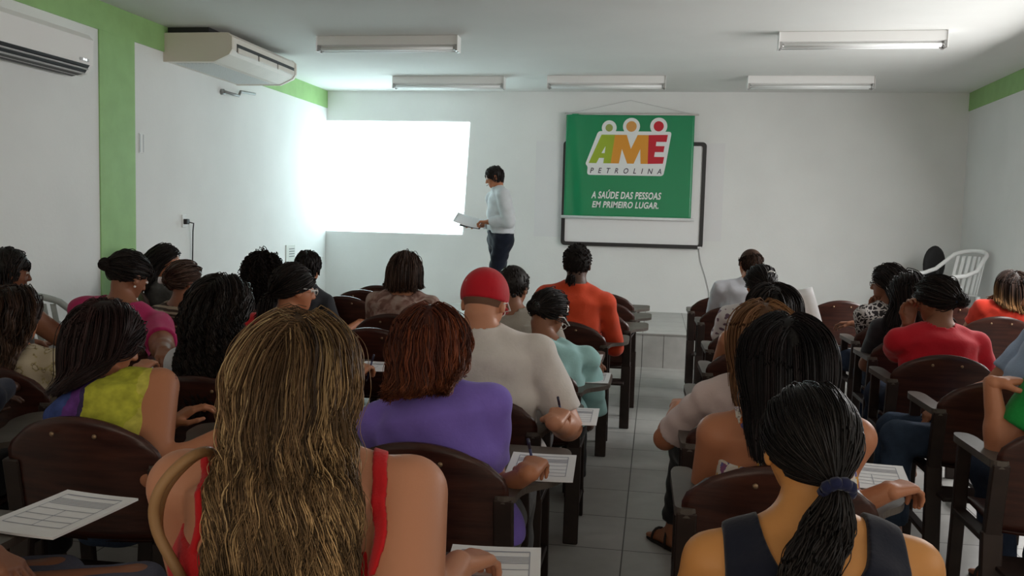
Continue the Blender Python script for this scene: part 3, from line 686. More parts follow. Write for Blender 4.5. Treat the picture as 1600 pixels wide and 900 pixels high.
class Body:
    def __init__(s, head, hip, yaw=0.0, hyaw=0.0, pitch=0.0, tilt=0.0, scale=1.0, girth=1.0, sw=0.185, female=True, Rw=None, Lw=None, Re=None, Le=None,
                 legs='sit', knees=None, feet=None, hip_z=0.535, neck=1.0, armg=None, curlR=35, curlL=30, hand_dirR=None, hand_dirL=None, bend=0.03):
        s.s = k = scale; s.yaw = y = math.radians(yaw); s.female = female; g = girth
        s.fw = np.array([-math.sin(y), math.cos(y), 0.0]); s.rt = np.array([math.cos(y), math.sin(y), 0.0]); s.up = np.array([0, 0, 1.0])
        s.H = np.asarray(head, float); s.hm = rot_head(y+math.radians(hyaw), math.radians(pitch), math.radians(tilt))
        s.P = np.array([hip[0], hip[1], hip_z])+(0.035*s.fw if legs == 'sit' else 0); d = nrm(s.H-s.P)
        s.N = s.H-0.150*k*neck*nrm(0.65*s.up+0.35*d)-0.035*k*s.fw-0.01*k*s.hm[:, 1]
        s.tu = nrm(s.N-s.P); s.X = nrm(s.rt-s.tu*(s.rt @ s.tu)); s.F = np.cross(s.tu*-1, s.X)*-1; s.F = np.cross(s.tu, s.X)
        L = s.N-s.P; b = -s.fw*bend
        s.Q = [s.P-0.05*s.up, s.P+0.22*L+b*0.4, s.P+0.55*L+b, s.P+0.82*L+b*0.8, s.P+0.97*L]
        s.A = [0.168*g*k, 0.150*g*k, 0.160*g*k, 0.150*g*k, 0.06*k]; s.B = [0.104*g*k, 0.106*g*k, 0.110*g*k, 0.088*g*k, 0.055*k]
        s.sh = {}; s.el = {}; s.wr = {}; sp = 1
        ag = (armg or g); s.ar = (0.052*ag*k, 0.045*ag*k, 0.039*ag*k, 0.026*k*(0.5+0.5*ag))
        for sd, sg, wt, et in (('R', 1, Rw, Re), ('L', -1, Lw, Le)):
            S = s.N-0.070*k*s.tu+sg*sw*k*s.X+0.01*s.F
            if wt is None: wt = s.P+0.16*s.up*k+sg*0.11*s.rt*k+0.33*s.fw*k
            wt = np.asarray(wt, float); l1, l2 = 0.29*k, 0.25*k; v = wt-S; dd = np.linalg.norm(v)
            if dd > (l1+l2)*0.985: wt = S+v/dd*(l1+l2)*0.985; v = wt-S; dd = np.linalg.norm(v)
            a = (l1*l1-l2*l2+dd*dd)/(2*dd); hh = math.sqrt(max(l1*l1-a*a, 0)); pole = nrm(et) if et is not None else nrm(sg*0.42*s.rt-0.9*s.up-0.35*s.fw)
            n = v/dd; pole = nrm(pole-n*(pole @ n)); s.sh[sd] = S; s.el[sd] = S+n*a+pole*hh; s.wr[sd] = wt
        s.curl = {'R': curlR, 'L': curlL}; s.hdir = {'R': hand_dirR, 'L': hand_dirL}
        # legs
        s.hj = {}; s.kn = {}; s.an = {}; s.toe = {}
        for sd, sg in (('R', 1), ('L', -1)):
            s.hj[sd] = s.P+sg*0.092*k*g*s.rt+0.01*s.fw-0.005*s.up
            if legs == 'sit':
                K = s.P+sg*0.115*s.rt+0.43*k*s.fw; K[2] = 0.525; An = K+0.05*s.fw; An[2] = 0.085
            else:
                K = s.P+sg*0.09*s.rt+0.02*s.fw-0.43*k*s.up; An = s.P+sg*0.085*s.rt-0.03*s.fw; An[2] = STEP_H+0.085
            if knees and sd in knees: K = np.asarray(knees[sd], float)
            if knees and sd in knees and not (feet and sd in feet): An = K+0.05*s.fw; An[2] = 0.085
            if feet and sd in feet: An = np.asarray(feet[sd][0], float)
            s.kn[sd] = K; s.an[sd] = An; td = nrm(np.asarray(feet[sd][1], float)) if feet and sd in feet and len(feet[sd]) > 1 else s.fw
            s.toe[sd] = An+td*0.15*k-s.up*0.062*k
        s.tr = (0.082*g*k, 0.060*k*(0.5+0.5*g), 0.050*k, 0.036*k)
        s.hands = {sd: s.hand_prims(sd) for sd in 'RL'}
    def hand_prims(s, sd):
        """palm, four bent fingers of different lengths and a thumb from the side of the palm"""
        k = s.s; sg = 1 if sd == 'R' else -1; w = s.wr[sd]; fa = nrm(w-s.el[sd]); hd = s.hdir[sd]
        f = nrm(hd) if hd is not None else nrm(fa-0.25*s.up*(1 if fa[2] > -0.6 else 0))
        n = -s.up if abs(f[2]) < 0.8 else -s.fw*1.0
        n = nrm(n-f*(n @ f)); r = np.cross(n, f)                                                                 # r: towards the right of a hand lying palm down
        th = -r*sg                                                                      # thumb side: inwards when the palm faces down
        out = []; c = math.radians(s.curl[sd]); s.hframe = getattr(s, 'hframe', {}); s.hframe[sd] = (w, f, n, th)
        for i, (off, ml, fl, rr) in enumerate(((0.028, 0.088, (0.040, 0.024, 0.019), 0.0085), (0.009, 0.092, (0.045, 0.028, 0.020), 0.0088), (-0.010, 0.087, (0.041, 0.026, 0.019), 0.0083), (-0.028, 0.079, (0.032, 0.020, 0.017), 0.0074))):
            a = w+th*off*0.55*k; b = w+f*ml*k+th*off*k; out.append((a, b, 0.016*k, 0.0115*k, 0.014)); d = f; p = b; up = n
            for j, l in enumerate(fl):
                an = c*(0.75, 1.0, 0.7)[j]; d2 = d*math.cos(an)+up*math.sin(an); up = up*math.cos(an)-d*math.sin(an); d = d2
                q = p+d*l*k; out.append((p, q, rr*k*(1.06, 0.98, 0.92)[j], rr*k*(0.98, 0.92, 0.78)[j], 0.004)); p = q
        a = w+f*0.022*k+th*0.022*k; b = a+(f*0.55+th*0.62+n*0.35)*0.052*k; out.append((w+f*0.01*k, a+(f*.3+th*.25)*0.03*k, 0.017*k, 0.015*k, 0.014)); out.append((a, b, 0.0135*k, 0.0105*k, 0.010))
        e = b+nrm(f*0.9+th*0.10+n*0.35)*0.032*k; out.append((b, e, 0.010*k, 0.009*k, 0.004)); g2 = e+nrm(f*0.9-th*0.20+n*0.40)*0.024*k; out.append((e, g2, 0.009*k, 0.0075*k, 0.004))
        return out
    def d_hand(s, p, sd):
        d = s_cone(p, s.wr[sd]-nrm(s.wr[sd]-s.el[sd])*0.05, s.wr[sd], s.ar[3]*1.02, s.ar[3]*0.85)
        for a, b, ra, rb, k in s.hands[sd]: d = smin(d, s_cone(p, a, b, ra, rb), k)
        return d
    def d_torso(s, p, o=0.0):
        d = None
        for i in range(4):
            a, b = s.Q[i], s.Q[i+1]; ab = b-a; L2 = ab @ ab; t = ((p-a) @ ab)/L2; tc = np.clip(t, 0, 1); w = p-a-tc[:, None]*ab
            u = w @ s.X; al = (t-tc)*math.sqrt(L2); v2 = np.maximum((w*w).sum(1)-u*u-al*al, 0)
            A = s.A[i]+(s.A[i+1]-s.A[i])*tc; B = s.B[i]+(s.B[i+1]-s.B[i])*tc; c = 0.075*s.s
            k0 = np.sqrt((u/A)**2+v2/B**2+(al/c)**2); k1 = np.sqrt((u/A**2)**2+v2/B**4+(al/c**2)**2); e = k0*(k0-1)/(k1+1e-6); e = np.where(k0 < 0.35, -0.65*B, e)
            d = e if d is None else smin(d, e, 0.045)
        for sd in 'RL': d = smin(d, s_cone(p, s.N+0.015*s.s*s.tu, s.sh[sd]+0.004*s.tu, 0.046*s.s, 0.050*s.s), 0.04)
        if s.female:
            for sg in (1, -1): d = smin(d, s_ell(p, s.Q[3]-0.03*s.tu+s.F*s.B[3]*0.9+sg*0.075*s.s*s.X, np.stack([s.X, s.F, s.tu], 1), (0.062*s.s, 0.06*s.s, 0.065*s.s)), 0.03)
        return d-o
    def d_neck(s, p): return s_cone(p, s.N-0.015*s.tu, s.H+s.hm @ np.array([0, -0.022, -0.055])*s.s, 0.057*s.s*(1.0 if s.female else 1.12), 0.053*s.s*(1.0 if s.female else 1.12))
    def d_head(s, p, o=0.0, face=True):
        k = s.s; M = s.hm; q = (p-s.H) @ M/k; E = np.eye(3); c = lambda *v: np.array(v)
        d = s_ell(q, c(0, -0.014, 0.028), E, (0.0765, 0.096, 0.088))
        d = smin(d, s_ell(q, c(0, 0.030, -0.035), E, (0.058, 0.060, 0.072)), 0.03); d = smin(d, s_ell(q, c(0, 0.062, -0.082), E, (0.026, 0.022, 0.020)), 0.03)
        if face:
            for sg in (1, -1):
                d = np.maximum(d, -s_ell(q, c(sg*0.031, 0.098, 0.006), E, (0.017, 0.016, 0.011)))
                d = smin(d, s_ell(q, c(sg*0.031, 0.080, 0.006), E, (0.013, 0.012, 0.012)), 0.003)
                d = smin(d, s_ell(q, c(sg*0.034, 0.010, -0.028), E, (0.03, 0.05, 0.03)), 0.02)
                d = smin(d, s_ell(q, c(sg*0.0775, -0.008, -0.008), E, (0.010, 0.019, 0.031)), 0.006); d = np.maximum(d, -s_ell(q, c(sg*0.090, -0.004, -0.006), E, (0.008, 0.010, 0.018)))
                d = smin(d, s_ell(q, c(sg*0.011, 0.094, -0.030), E, (0.010, 0.010, 0.008)), 0.006)
            d = smin(d, s_cone(q, c(0, 0.083, 0.012), c(0, 0.104, -0.026), 0.009, 0.011), 0.010)
            d = smin(d, s_ell(q, c(0, 0.083, -0.052), E, (0.022, 0.010, 0.0055)), 0.004); d = smin(d, s_ell(q, c(0, 0.081, -0.063), E, (0.020, 0.010, 0.006)), 0.004)
            d = np.maximum(d, -s_ell(q, c(0, 0.095, -0.0575), E, (0.020, 0.010, 0.0014)))
        return d*k-o
    def d_arm(s, p, sd, o=0.0, f=1.0):
        S, E_, Wr = s.sh[sd], s.el[sd], s.wr[sd]; r = s.ar
        d = smin(s_cone(p, S, E_, r[0], r[1]), s_cone(p, E_, Wr, r[2], r[3]), 0.02)
        m = E_+0.25*(Wr-E_); return smin(d, s_cone(p, m, m+(Wr-E_)*0.1, r[2]*1.04, r[2]*1.0), 0.02)-o
    def d_legs(s, p, o=0.0, feet=True):
        d = None; k = s.s
        for sd in 'RL':
            e = smin(s_cone(p, s.hj[sd], s.kn[sd], s.tr[0], s.tr[1]), s_cone(p, s.kn[sd], s.an[sd], s.tr[2]*1.06, s.tr[3]), 0.03)
            c = s.kn[sd]+0.3*(s.an[sd]-s.kn[sd])-0.012*nrm(s.toe[sd]-s.an[sd]); e = smin(e, s_ell(p, c, np.eye(3), (0.052*k, 0.052*k, 0.10*k)), 0.03)
            if feet:
                tv = nrm((s.toe[sd]-s.an[sd])*np.array([1, 1, 0])); sv = np.cross(tv, s.up); M = np.stack([sv, tv, s.up], 1)
                heel = s.an[sd]-tv*0.02*k-s.up*0.045*k
                f = smin(s_cone(p, heel, s.toe[sd]-tv*0.03*k, 0.034*k, 0.026*k), s_cone(p, s.an[sd], s.toe[sd]-tv*0.05*k, 0.036*k, 0.024*k), 0.02)
                for i in range(5):
                    b = s.toe[sd]-tv*0.035*k+sv*(i-2)*0.015*k; f = smin(f, s_cone(p, b, b+tv*(0.052-0.004*abs(i-1))*k-s.up*0.006*k, 0.012*k, 0.009*k), 0.006)
                e = smin(e, f, 0.015)
            d = e if d is None else np.minimum(d, e)
        return d-o
    def d_body(s, p):
        d = s.d_torso(p)
        for sd in 'RL': d = smin(d, s.d_arm(p, sd), 0.025)
        d = smin(d, s.d_neck(p), 0.025); return smin(d, s.d_legs(p), 0.03)
    def d_hairwall(s, p, co):
        """what hair lies on: head, neck, dressed shoulders and arms"""
        d = smin(s.d_torso(p, co), s.d_neck(p), 0.025)
        for sd in 'RL': d = smin(d, s_cone(p, s.sh[sd], s.el[sd], s.ar[0]+co, s.ar[1]+co), 0.025)
        return np.minimum(d, s.d_head(p, 0.0, False))
    def hl(s, v): return s.H+s.hm @ (np.asarray(v, float)*s.s)                     # head-local point -> room

def bounds(P, pad): P = np.asarray(P); return P.min(0)-pad, P.max(0)+pad

SKIN = mat('skin', (0.5, 0.3, 0.2), 0.48, 0.35, vcol=True, bump=0.06, bscale=220)
def body_mesh(B, name, tone, h, hand_h=0.0042, lips=(0.32, 0.07, 0.06), fine_head=True):
    pts = B.Q+[B.N]+[B.sh[k] for k in 'RL']+[B.el[k] for k in 'RL']+[B.wr[k] for k in 'RL']+[B.kn[k] for k in 'RL']+[B.an[k] for k in 'RL']+[B.toe[k] for k in 'RL']+[B.hj[k] for k in 'RL']
    lo, hi = bounds(pts, 0.20); V, Q = surf_nets(B.d_body, lo, hi, h); parts = [(V, Q)]
    fn = lambda p: smin(B.d_head(p), B.d_neck(p), 0.02)
    lo, hi = bounds([B.H, B.N+0.03*B.up], 0.155); parts.append(surf_nets(fn, lo, hi, min(h*0.55, 0.0058) if fine_head else h*0.7))
    for sd in 'RL':
        pr = [q for a, b, *_ in B.hands[sd] for q in (a, b)]; lo, hi = bounds(pr+[B.wr[sd]], 0.04); parts.append(surf_nets(lambda p, sd=sd: B.d_hand(p, sd), lo, hi, hand_h))
    Vs = np.vstack([a for a, _ in parts]); off = np.cumsum([0]+[len(a) for a, _ in parts[:-1]]); Qs = np.vstack([q+o for (_, q), o in zip(parts, off)])
    tone = np.asarray(tone, float); col = np.tile(tone, (len(Vs), 1))
    q = (Vs-B.H) @ B.hm/B.s; inside = np.abs(q).max(1) < 0.16
    def paint(m, c, w=1.0): col[m] = col[m]*(1-w)+np.asarray(c)*w
    lip = inside & (((q[:, 0]/0.024)**2+((q[:, 1]-0.088)/0.018)**2+((q[:, 2]+0.0575)/0.0125)**2) < 1); paint(lip, np.asarray(lips), 0.75)
    for sg in (1, -1):
        e = inside & (((q[:, 0]-sg*0.031)**2/0.0145**2+(q[:, 2]-0.006)**2/0.0075**2) < 1) & (q[:, 1] > 0.07); paint(e, (0.62, 0.60, 0.57))
        e = inside & (((q[:, 0]-sg*0.031)**2+(q[:, 2]-0.005)**2) < 0.0058**2) & (q[:, 1] > 0.07); paint(e, (0.02, 0.012, 0.01))
        br = inside & (np.abs(q[:, 0]-sg*0.033) < 0.019) & (np.abs(q[:, 2]-0.027+0.004*((q[:, 0]-sg*0.028)/0.019)**2) < 0.0042) & (q[:, 1] > 0.06); paint(br, (0.03, 0.02, 0.015), 0.85)
    o = mesh_np(name, Vs-B.P*np.array([1, 1, 0]), [Qs], SKIN, None, True, col); o.location = (B.P[0], B.P[1], 0); B.o = o
    return o
def child(B, name, V, faces, m, col=None, smooth=True, parent=None):
    return mesh_np(name, np.asarray(V)-B.P*np.array([1, 1, 0]), faces, m, parent or B.o, smooth, col)
def child_mb(B, mb, name, m, smooth=True, parent=None):
    V = np.vstack(mb.v)-B.P*np.array([1, 1, 0]); F = ([np.vstack(mb.q)] if mb.q else [])+([np.vstack(mb.t)] if mb.t else [])
    return mesh_np(name, V, F, m, parent or B.o, smooth)

# ---- clothes, cut out of an offset body
def top(B, name, m, sleeve=0.5, loose=0.014, o=0.009, cuts=(), keep=None, straps=(), h=0.0085, wr=0.0035, seed=1, neck_r=0.075, neck_back=0.02, collar=None, bottom=-0.02, v_back=None, bell=0.0):
    """sleeve: 0 none, up to 1 at the elbow, 2 at the wrist"""
    k = B.s; nc = B.N+0.035*k*B.tu+0.025*B.F; straps_on = []
    for P_, w, tk in straps:                                                        # lay each strap on the skin
        P_ = np.array(P_); t = np.linspace(0, len(P_)-1, 22); i = np.minimum(t.astype(int), len(P_)-2); f_ = (t-i)[:, None]; q = P_[i]*(1-f_)+P_[i+1]*f_
        for _ in range(8):
            g = grad(B.d_body_top, q); g /= np.linalg.norm(g, axis=1, keepdims=True)+1e-9; q = q-g*np.clip(B.d_body_top(q), -0.03, 0.03)[:, None]*0.8
            q[1:-1] = (q[:-2]+2*q[1:-1]+q[2:])/4
        straps_on.append((q, w, tk))
    def fn(p):
        d = B.d_torso(p, o)
        hipd = s_cone(p, B.hj['R'], B.hj['L'], B.tr[0]+o+0.012, B.tr[0]+o+0.012); d = smin(d, hipd, 0.05)
        if sleeve > 0:
            for sd in 'RL':
                S, E_, Wr = B.sh[sd], B.el[sd], B.wr[sd]; t1 = min(sleeve, 1.0); u = nrm(E_-S); end = S+(E_-S)*t1
                e = s_cone(p, S, end+u*0.02, B.ar[0]+o+0.004, B.ar[0]+(B.ar[1]-B.ar[0])*t1+loose+bell)
                if sleeve > 1.0:
                    e2 = E_+(Wr-E_)*(sleeve-1.0); u2 = nrm(Wr-E_)
                    e = smin(e, np.maximum(s_cone(p, E_, e2+u2*0.02, B.ar[2]+loose, B.ar[3]+(B.ar[2]-B.ar[3])*(2-sleeve)+loose), (p-e2) @ u2), 0.02)
                else: e = np.maximum(e, (p-end) @ u)
                d = smin(d, e, 0.02)
        d = d-wrinkle(p, wr, seed)
        d = np.maximum(d, (B.P[2]+bottom)-p[:, 2])
        if neck_r > 0:
            w = p-nc; d = np.maximum(d, -s_ell(p, nc-neck_back*B.F, np.stack([B.X, B.F, B.tu], 1), (neck_r, neck_r, neck_r*0.9)))
        for c in cuts: d = np.maximum(d, -c(p))
        for P_, w, tk in straps_on:
            e = None
            for a, b in zip(P_[:-1], P_[1:]):
                q = s_cone(p, a, b, w, w); e = q if e is None else np.minimum(e, q)
            shell = np.abs(B.d_body_top(p)-0.003)-tk; d = np.minimum(d, np.maximum(e, shell))
        if collar:
            t = (p-B.N) @ B.tu; ring = B.d_neck(p); e = np.maximum(np.abs(ring-0.010)-0.006, np.abs(t-collar[0])-collar[1]); d = smin(d, e, 0.008)
        return d
    pts = B.Q+[B.N, B.sh['R'], B.sh['L'], B.hj['R'], B.hj['L']]+([B.el['R'], B.el['L']] if sleeve > 0 else [])+([B.wr['R'], B.wr['L']] if sleeve > 1 else [])
    lo, hi = bounds(pts, 0.20 if sleeve <= 1 else 0.17); V, Q = surf_nets(fn, lo, hi, h)
    for _ in range(3):                                                              # soften the hems
        E_ = np.vstack([Q[:, [i, (i+1) % 4]] for i in range(4)]); A = np.zeros_like(V); c_ = np.zeros(len(V)); np.add.at(A, E_[:, 0], V[E_[:, 1]]); np.add.at(A, E_[:, 1], V[E_[:, 0]]); np.add.at(c_, E_.ravel(), 1); V = 0.5*V+0.5*A/np.maximum(c_, 1)[:, None]
    return child(B, name, V, [Q], m)
def _dbt(B, p):
    d = B.d_torso(p)
    for sd in 'RL': d = smin(d, B.d_arm(p, sd), 0.025)
    return smin(d, B.d_neck(p), 0.025)
Body.d_body_top = _dbt
def bottoms(B, name, m, length=1.9, o=0.010, h=0.011, wr=0.004, seed=2, rise=0.07):
    """length: 1 at the knee, 2 at the ankle"""
    def fn(p):
        d = smin(B.d_torso(p, o), s_cone(p, B.hj['R'], B.hj['L'], B.tr[0]+o, B.tr[0]+o), 0.03)
        for sd in 'RL':
            e = s_cone(p, B.hj[sd], B.kn[sd], B.tr[0]+o, B.tr[1]+o*1.2)
            if length > 1:
                q = B.kn[sd]+(B.an[sd]-B.kn[sd])*(length-1); e2 = s_cone(p, B.kn[sd], q, B.tr[2]*1.06+o*1.3, B.tr[2]+o*1.4); e2 = np.maximum(e2, (p-q) @ nrm(B.an[sd]-B.kn[sd])); e = smin(e, e2, 0.03)
            d = smin(d, e, 0.02)
        return np.maximum(d-wrinkle(p, wr, seed), p[:, 2]-(B.P[2]+rise))
    pts = [B.P]+[B.hj[k] for k in 'RL']+[B.kn[k] for k in 'RL']+([B.an[k] for k in 'RL'] if length > 1 else []); lo, hi = bounds(pts, 0.15); V, Q = surf_nets(fn, lo, hi, h); return child(B, name, V, [Q], m)
def sandals(B, m):
    for sd in 'RL':
        tv = nrm((B.toe[sd]-B.an[sd])*np.array([1, 1, 0])); sv = np.cross(tv, B.up); c = B.an[sd]; mb = MB(); k = B.s
        P = [c+tv*y*k+sv*x*k for x, y in roundpoly([(-0.034, -0.055), (0.034, -0.055), (0.040, 0.02), (0.050, 0.12), (0.036, 0.175), (-0.03, 0.178), (-0.044, 0.12), (-0.038, 0.02)], 0.03)]
        z0 = max(B.toe[sd][2]-0.030*k, 0.0)
        if B.an[sd][2] > STEP_H and B.P[2] > 0.8: z0 = STEP_H
        mb.prism([(p[0], p[1]) for p in P], z0, z0+0.012); so = child_mb(B, mb, 'sandal', m, False)
        st = MB(); n = 9
        for y0, zh in ((0.10, 0.052), (0.0, 0.105)):
            arc = [c+tv*(y0+0.012*math.sin(math.pi*i/(n-1)))*k+sv*(0.045*math.cos(math.pi*i/(n-1)))*k+B.up*(z0-c[2]+0.008+zh*k*math.sin(math.pi*i/(n-1))) for i in range(n)]; st.tube(arc, 0.006, 6)
        child_mb(B, st, 'strap', m, True, so)

# ---- hair: strands combed over the head and shoulders
HAIR = mat('hair', (0.05, 0.03, 0.02), 0.48, 0.20, vcol=True)
HAIR_CURL = mat('hair_matt', (0.05, 0.03, 0.02), 0.7, 0.15, vcol=True)
def hair_mask(q): return q[:, 2]-(-0.012+0.78*q[:, 1]) > 0
def grad(fn, p, e=0.003):
    return np.stack([fn(p+np.array(d)*e)-fn(p-np.array(d)*e) for d in ((1, 0, 0), (0, 1, 0), (0, 0, 1))], 1)
def strands_mesh(B, name, paths, radius, colors, taper=0.35, m=None, extra=None, tipc=None, sides=3):
    """paths (n, s, 3), colors (n, 3) -> slim tubes"""
    n, s, _ = paths.shape; T = np.gradient(paths, axis=1); T /= np.linalg.norm(T, axis=2, keepdims=True)+1e-9
    ref = np.where(np.abs(T[..., 2:3]) < 0.9, np.array([0, 0, 1.0]), np.array([1.0, 0, 0])); x = np.cross(ref, T); x /= np.linalg.norm(x, axis=2, keepdims=True)+1e-9; y = np.cross(T, x)
    t = np.linspace(0, 1, s); rad = np.asarray(radius).reshape(-1, 1)*(1-(1-taper)*np.clip((t-0.55)/0.45, 0, 1)**2)[None]; V = []
    for j in range(sides):
        a = 2*math.pi*j/sides; V.append(paths+rad[..., None]*(math.cos(a)*x+math.sin(a)*y))
    V = np.stack(V, 2).reshape(-1, 3); base = (np.arange(n)[:, None]*s+np.arange(s-1)[None]).ravel()*sides; Q = []
    for j in range(sides):
        k = (j+1) % sides; Q.append(np.stack([base+j, base+k, base+sides+k, base+sides+j], 1))
    Q = np.vstack(Q); c = colors[:, None, :]*np.ones((1, s, 1))
    if tipc is not None: w = tipc[1](t)[None, :, None]; c = c*(1-w)+np.asarray(tipc[0])[None, None]*w*(colors.mean(1)/colors.mean()).reshape(-1, 1, 1)
    col = np.repeat(c.reshape(-1, 3), sides, 0); F = [Q]
    if extra is not None:
        Ve, Fe, ce = extra; F.append(Fe+len(V)); V = np.vstack([V, Ve]); col = np.vstack([col, np.tile(ce, (len(Ve), 1))])
    return child(B, name, V, F, m or HAIR, col)
def scalp(rng, B, n, mask=hair_mask):
    d = rng.normal(size=(n*4, 3)); d /= np.linalg.norm(d, axis=1, keepdims=True); q = d*np.array([0.0765, 0.096, 0.088])+np.array([0, -0.014, 0.028]); q = q[mask(q)][:n]
    return q
def cap(B, m_, off, h=0.007, mask=None):
    """the close layer of hair over the scalp"""
    def fn(p):
        q = (p-B.H) @ B.hm/B.s; E = np.eye(3)
        d = s_ell(q, np.array([0, -0.014, 0.028]), E, (0.0765+off, 0.096+off, 0.088+off))
        line = -(q[:, 2]-(-0.012+0.78*q[:, 1]))/1.27
        d = np.maximum(d, line)
        for sg in (1, -1): d = np.maximum(d, -s_ell(q, np.array([sg*0.085, -0.006, -0.012]), E, (0.022, 0.024, 0.034)))
        return d*B.s
    lo, hi = bounds([B.H], 0.15+off); return surf_nets(fn, lo, hi, h)
def grow(B, rng, n_guides, n_kids, length, steps, lift=(0.006, 0.02), co=0.012, mask=hair_mask, back=0.9, side=0.0, part=None, wave=0.0, wave_len=0.09, clump=0.3, spread=0.011, tie=None, curl_end=0.0, len_var=0.12, fan=None, stiff=0.55, shoulder_back=False, wphase=None, helix=False, keep_back=0.0, end_z=None, width=None, kid_ph=0.18, wcen=0.0):
    q = scalp(rng, B, n_guides, mask); n = len(q); k = B.s
    p = B.H+q @ B.hm.T*k; off = rng.uniform(lift[0], lift[1], n); wall = lambda x: B.d_hairwall(x, co)
    L = length*(1+rng.uniform(-len_var, len_var, n))
    if end_z is not None: L = np.clip(((q[:, 2]-end_z)*1.18+0.020+0.25*np.abs(q[:, 1]-0.0)*(q[:, 1] > 0))*k*(1+rng.uniform(-len_var, len_var, n)*0.5), 0.03, length)
    st = (L/(steps-1)); path = [p]; g0 = grad(lambda x: B.d_head(x, 0, False), p); nn = g0/(np.linalg.norm(g0, axis=1, keepdims=True)+1e-9)
    d = nn*(0.6 if tie is None else 0.12); bk = -B.hm[:, 1]; down = -0.55*B.up-0.45*B.hm[:, 2] if tie is None else -B.up
    for i in range(steps-1):
        x = path[-1]; ql = (x-B.H) @ B.hm/k; w = np.tile(-B.up, (n, 1))
        onh = (ql[:, 2] > -0.06)[:, None]
        front = np.clip((ql[:, 1]+0.03)/0.10, 0, 1)[:, None]*np.clip((ql[:, 2]+0.06)/0.10, 0, 1)[:, None]
        w = w+bk*back*front*1.6+bk*keep_back*onh
        if part is not None: w = w+np.where(onh, 1, 0)*np.sign(ql[:, 0]-part)[:, None]*B.hm[:, 0]*0.9*np.clip((ql[:, 2]-0.05)/0.05, 0, 1)[:, None]
        if width is not None:                                                       # long hair gathers on the back
            xx = (x-B.N) @ B.X-wcen; yy = (x-B.N) @ B.fw; low = np.clip(-(ql[:, 2]+0.02)/0.06, 0, 1); over = np.clip((np.abs(xx)-width*0.55)/(width*0.45), 0, 1.6)
            w = w-B.X*(np.sign(xx)*over*low*0.55)[:, None]-B.fw*(low*np.clip((yy+0.03)/0.06, 0, 1)*1.2)[:, None]
        if tie is not None: w = nrm_rows(tie-x)*2.0
        if fan is not None: w = w+fan(x, i/(steps-1))
        d = nrm_rows(d*stiff+nrm_rows(w)*(1-stiff)); y = x+d*st[:, None]
        dist = wall(y); lim = np.minimum(off, 0.004+0.012*(i+1)) if tie is None else np.minimum(off, 0.004+0.01*(i+1))
        bad = dist < lim
        if bad.any():
            g = grad(wall, y[bad]); g /= np.linalg.norm(g, axis=1, keepdims=True)+1e-9; y[bad] += g*(lim[bad]-dist[bad])[:, None]
        dd = y-x; d = nrm_rows(dd)
        if tie is not None:
            close = np.linalg.norm(tie-x, axis=1) < 0.022; y[close] = x[close]+(tie-x[close])*0.15
        path.append(y)
    G = np.stack(path, 1)                                                            # guides
    if tie is None and length > 0.2:                                                 # let them hang smoothly over neck and shoulders
        for it in range(14):
            G[:, 2:-1] = 0.25*G[:, 1:-2]+0.5*G[:, 2:-1]+0.25*G[:, 3:]
            if it % 3 == 2 or it == 13:
                F_ = G[:, 2:].reshape(-1, 3).copy(); ds = wall(F_); lm = np.repeat(np.minimum(off, 0.008), steps-2); bd = ds < lm
                if bd.any(): g = grad(wall, F_[bd]); g /= np.linalg.norm(g, axis=1, keepdims=True)+1e-9; F_[bd] += g*(lm[bd]-ds[bd])[:, None]
                G[:, 2:] = F_.reshape(n, -1, 3)
    t = np.linspace(0, 1, steps); kids = np.repeat(G, n_kids, 0); N = len(kids)
    o = rng.normal(size=(N, 3))*spread; amp = (1-clump*np.clip(t*1.4, 0, 1)); kids = kids+o[:, None, :]*amp[None, :, None]
    if tie is not None: kids = kids*1.0
    if wave > 0:
        ph = np.repeat(rng.uniform(0, 6.28, n), n_kids)+rng.normal(size=N)*kid_ph; Ls = np.repeat(L, n_kids); T = np.gradient(kids, axis=1); T /= np.linalg.norm(T, axis=2, keepdims=True)+1e-9
        s1 = np.cross(T, B.fw); s1 /= np.linalg.norm(s1, axis=2, keepdims=True)+1e-6; s2 = np.cross(T, s1); a = (t[None]*Ls[:, None])/wave_len*6.283+ph[:, None]; env = np.clip((t-0.08)/0.4, 0, 1)[None]*wave
        kids = kids+s1*(np.sin(a)*env)[..., None]+s2*(np.cos(a)*env*(1.0 if helix else 0.45))[..., None]
    if curl_end:
        e = np.clip((t-0.62)/0.38, 0, 1)[None]**1.5; ax = nrm_rows((kids[:, -1]-B.H)*np.array([1, 1, 0])); ph = rng.uniform(0.6, 1.4, N); kids = kids+ax[:, None, :]*(e*ph[:, None]*curl_end)[..., None]+B.up[None, None]*(e*ph[:, None]*abs(curl_end)*0.6*np.clip((t-0.8)/0.2, 0, 1)[None])[..., None]
    flat = kids.reshape(-1, 3); near = np.ones(len(flat), bool); dist = wall(flat); bad = dist < 0.0025
    if bad.any(): g = grad(wall, flat[bad]); g /= np.linalg.norm(g, axis=1, keepdims=True)+1e-9; flat[bad] += g*(0.0025-dist[bad])[:, None]
    return flat.reshape(kids.shape)
def nrm_rows(v): return v/(np.linalg.norm(v, axis=-1, keepdims=True)+1e-9)
def pal(rng, n, cols, wts=None, var=0.25):
    c = np.asarray(cols, float); i = rng.choice(len(c), n, p=wts); return c[i]*(1+rng.uniform(-var, var, (n, 1)))
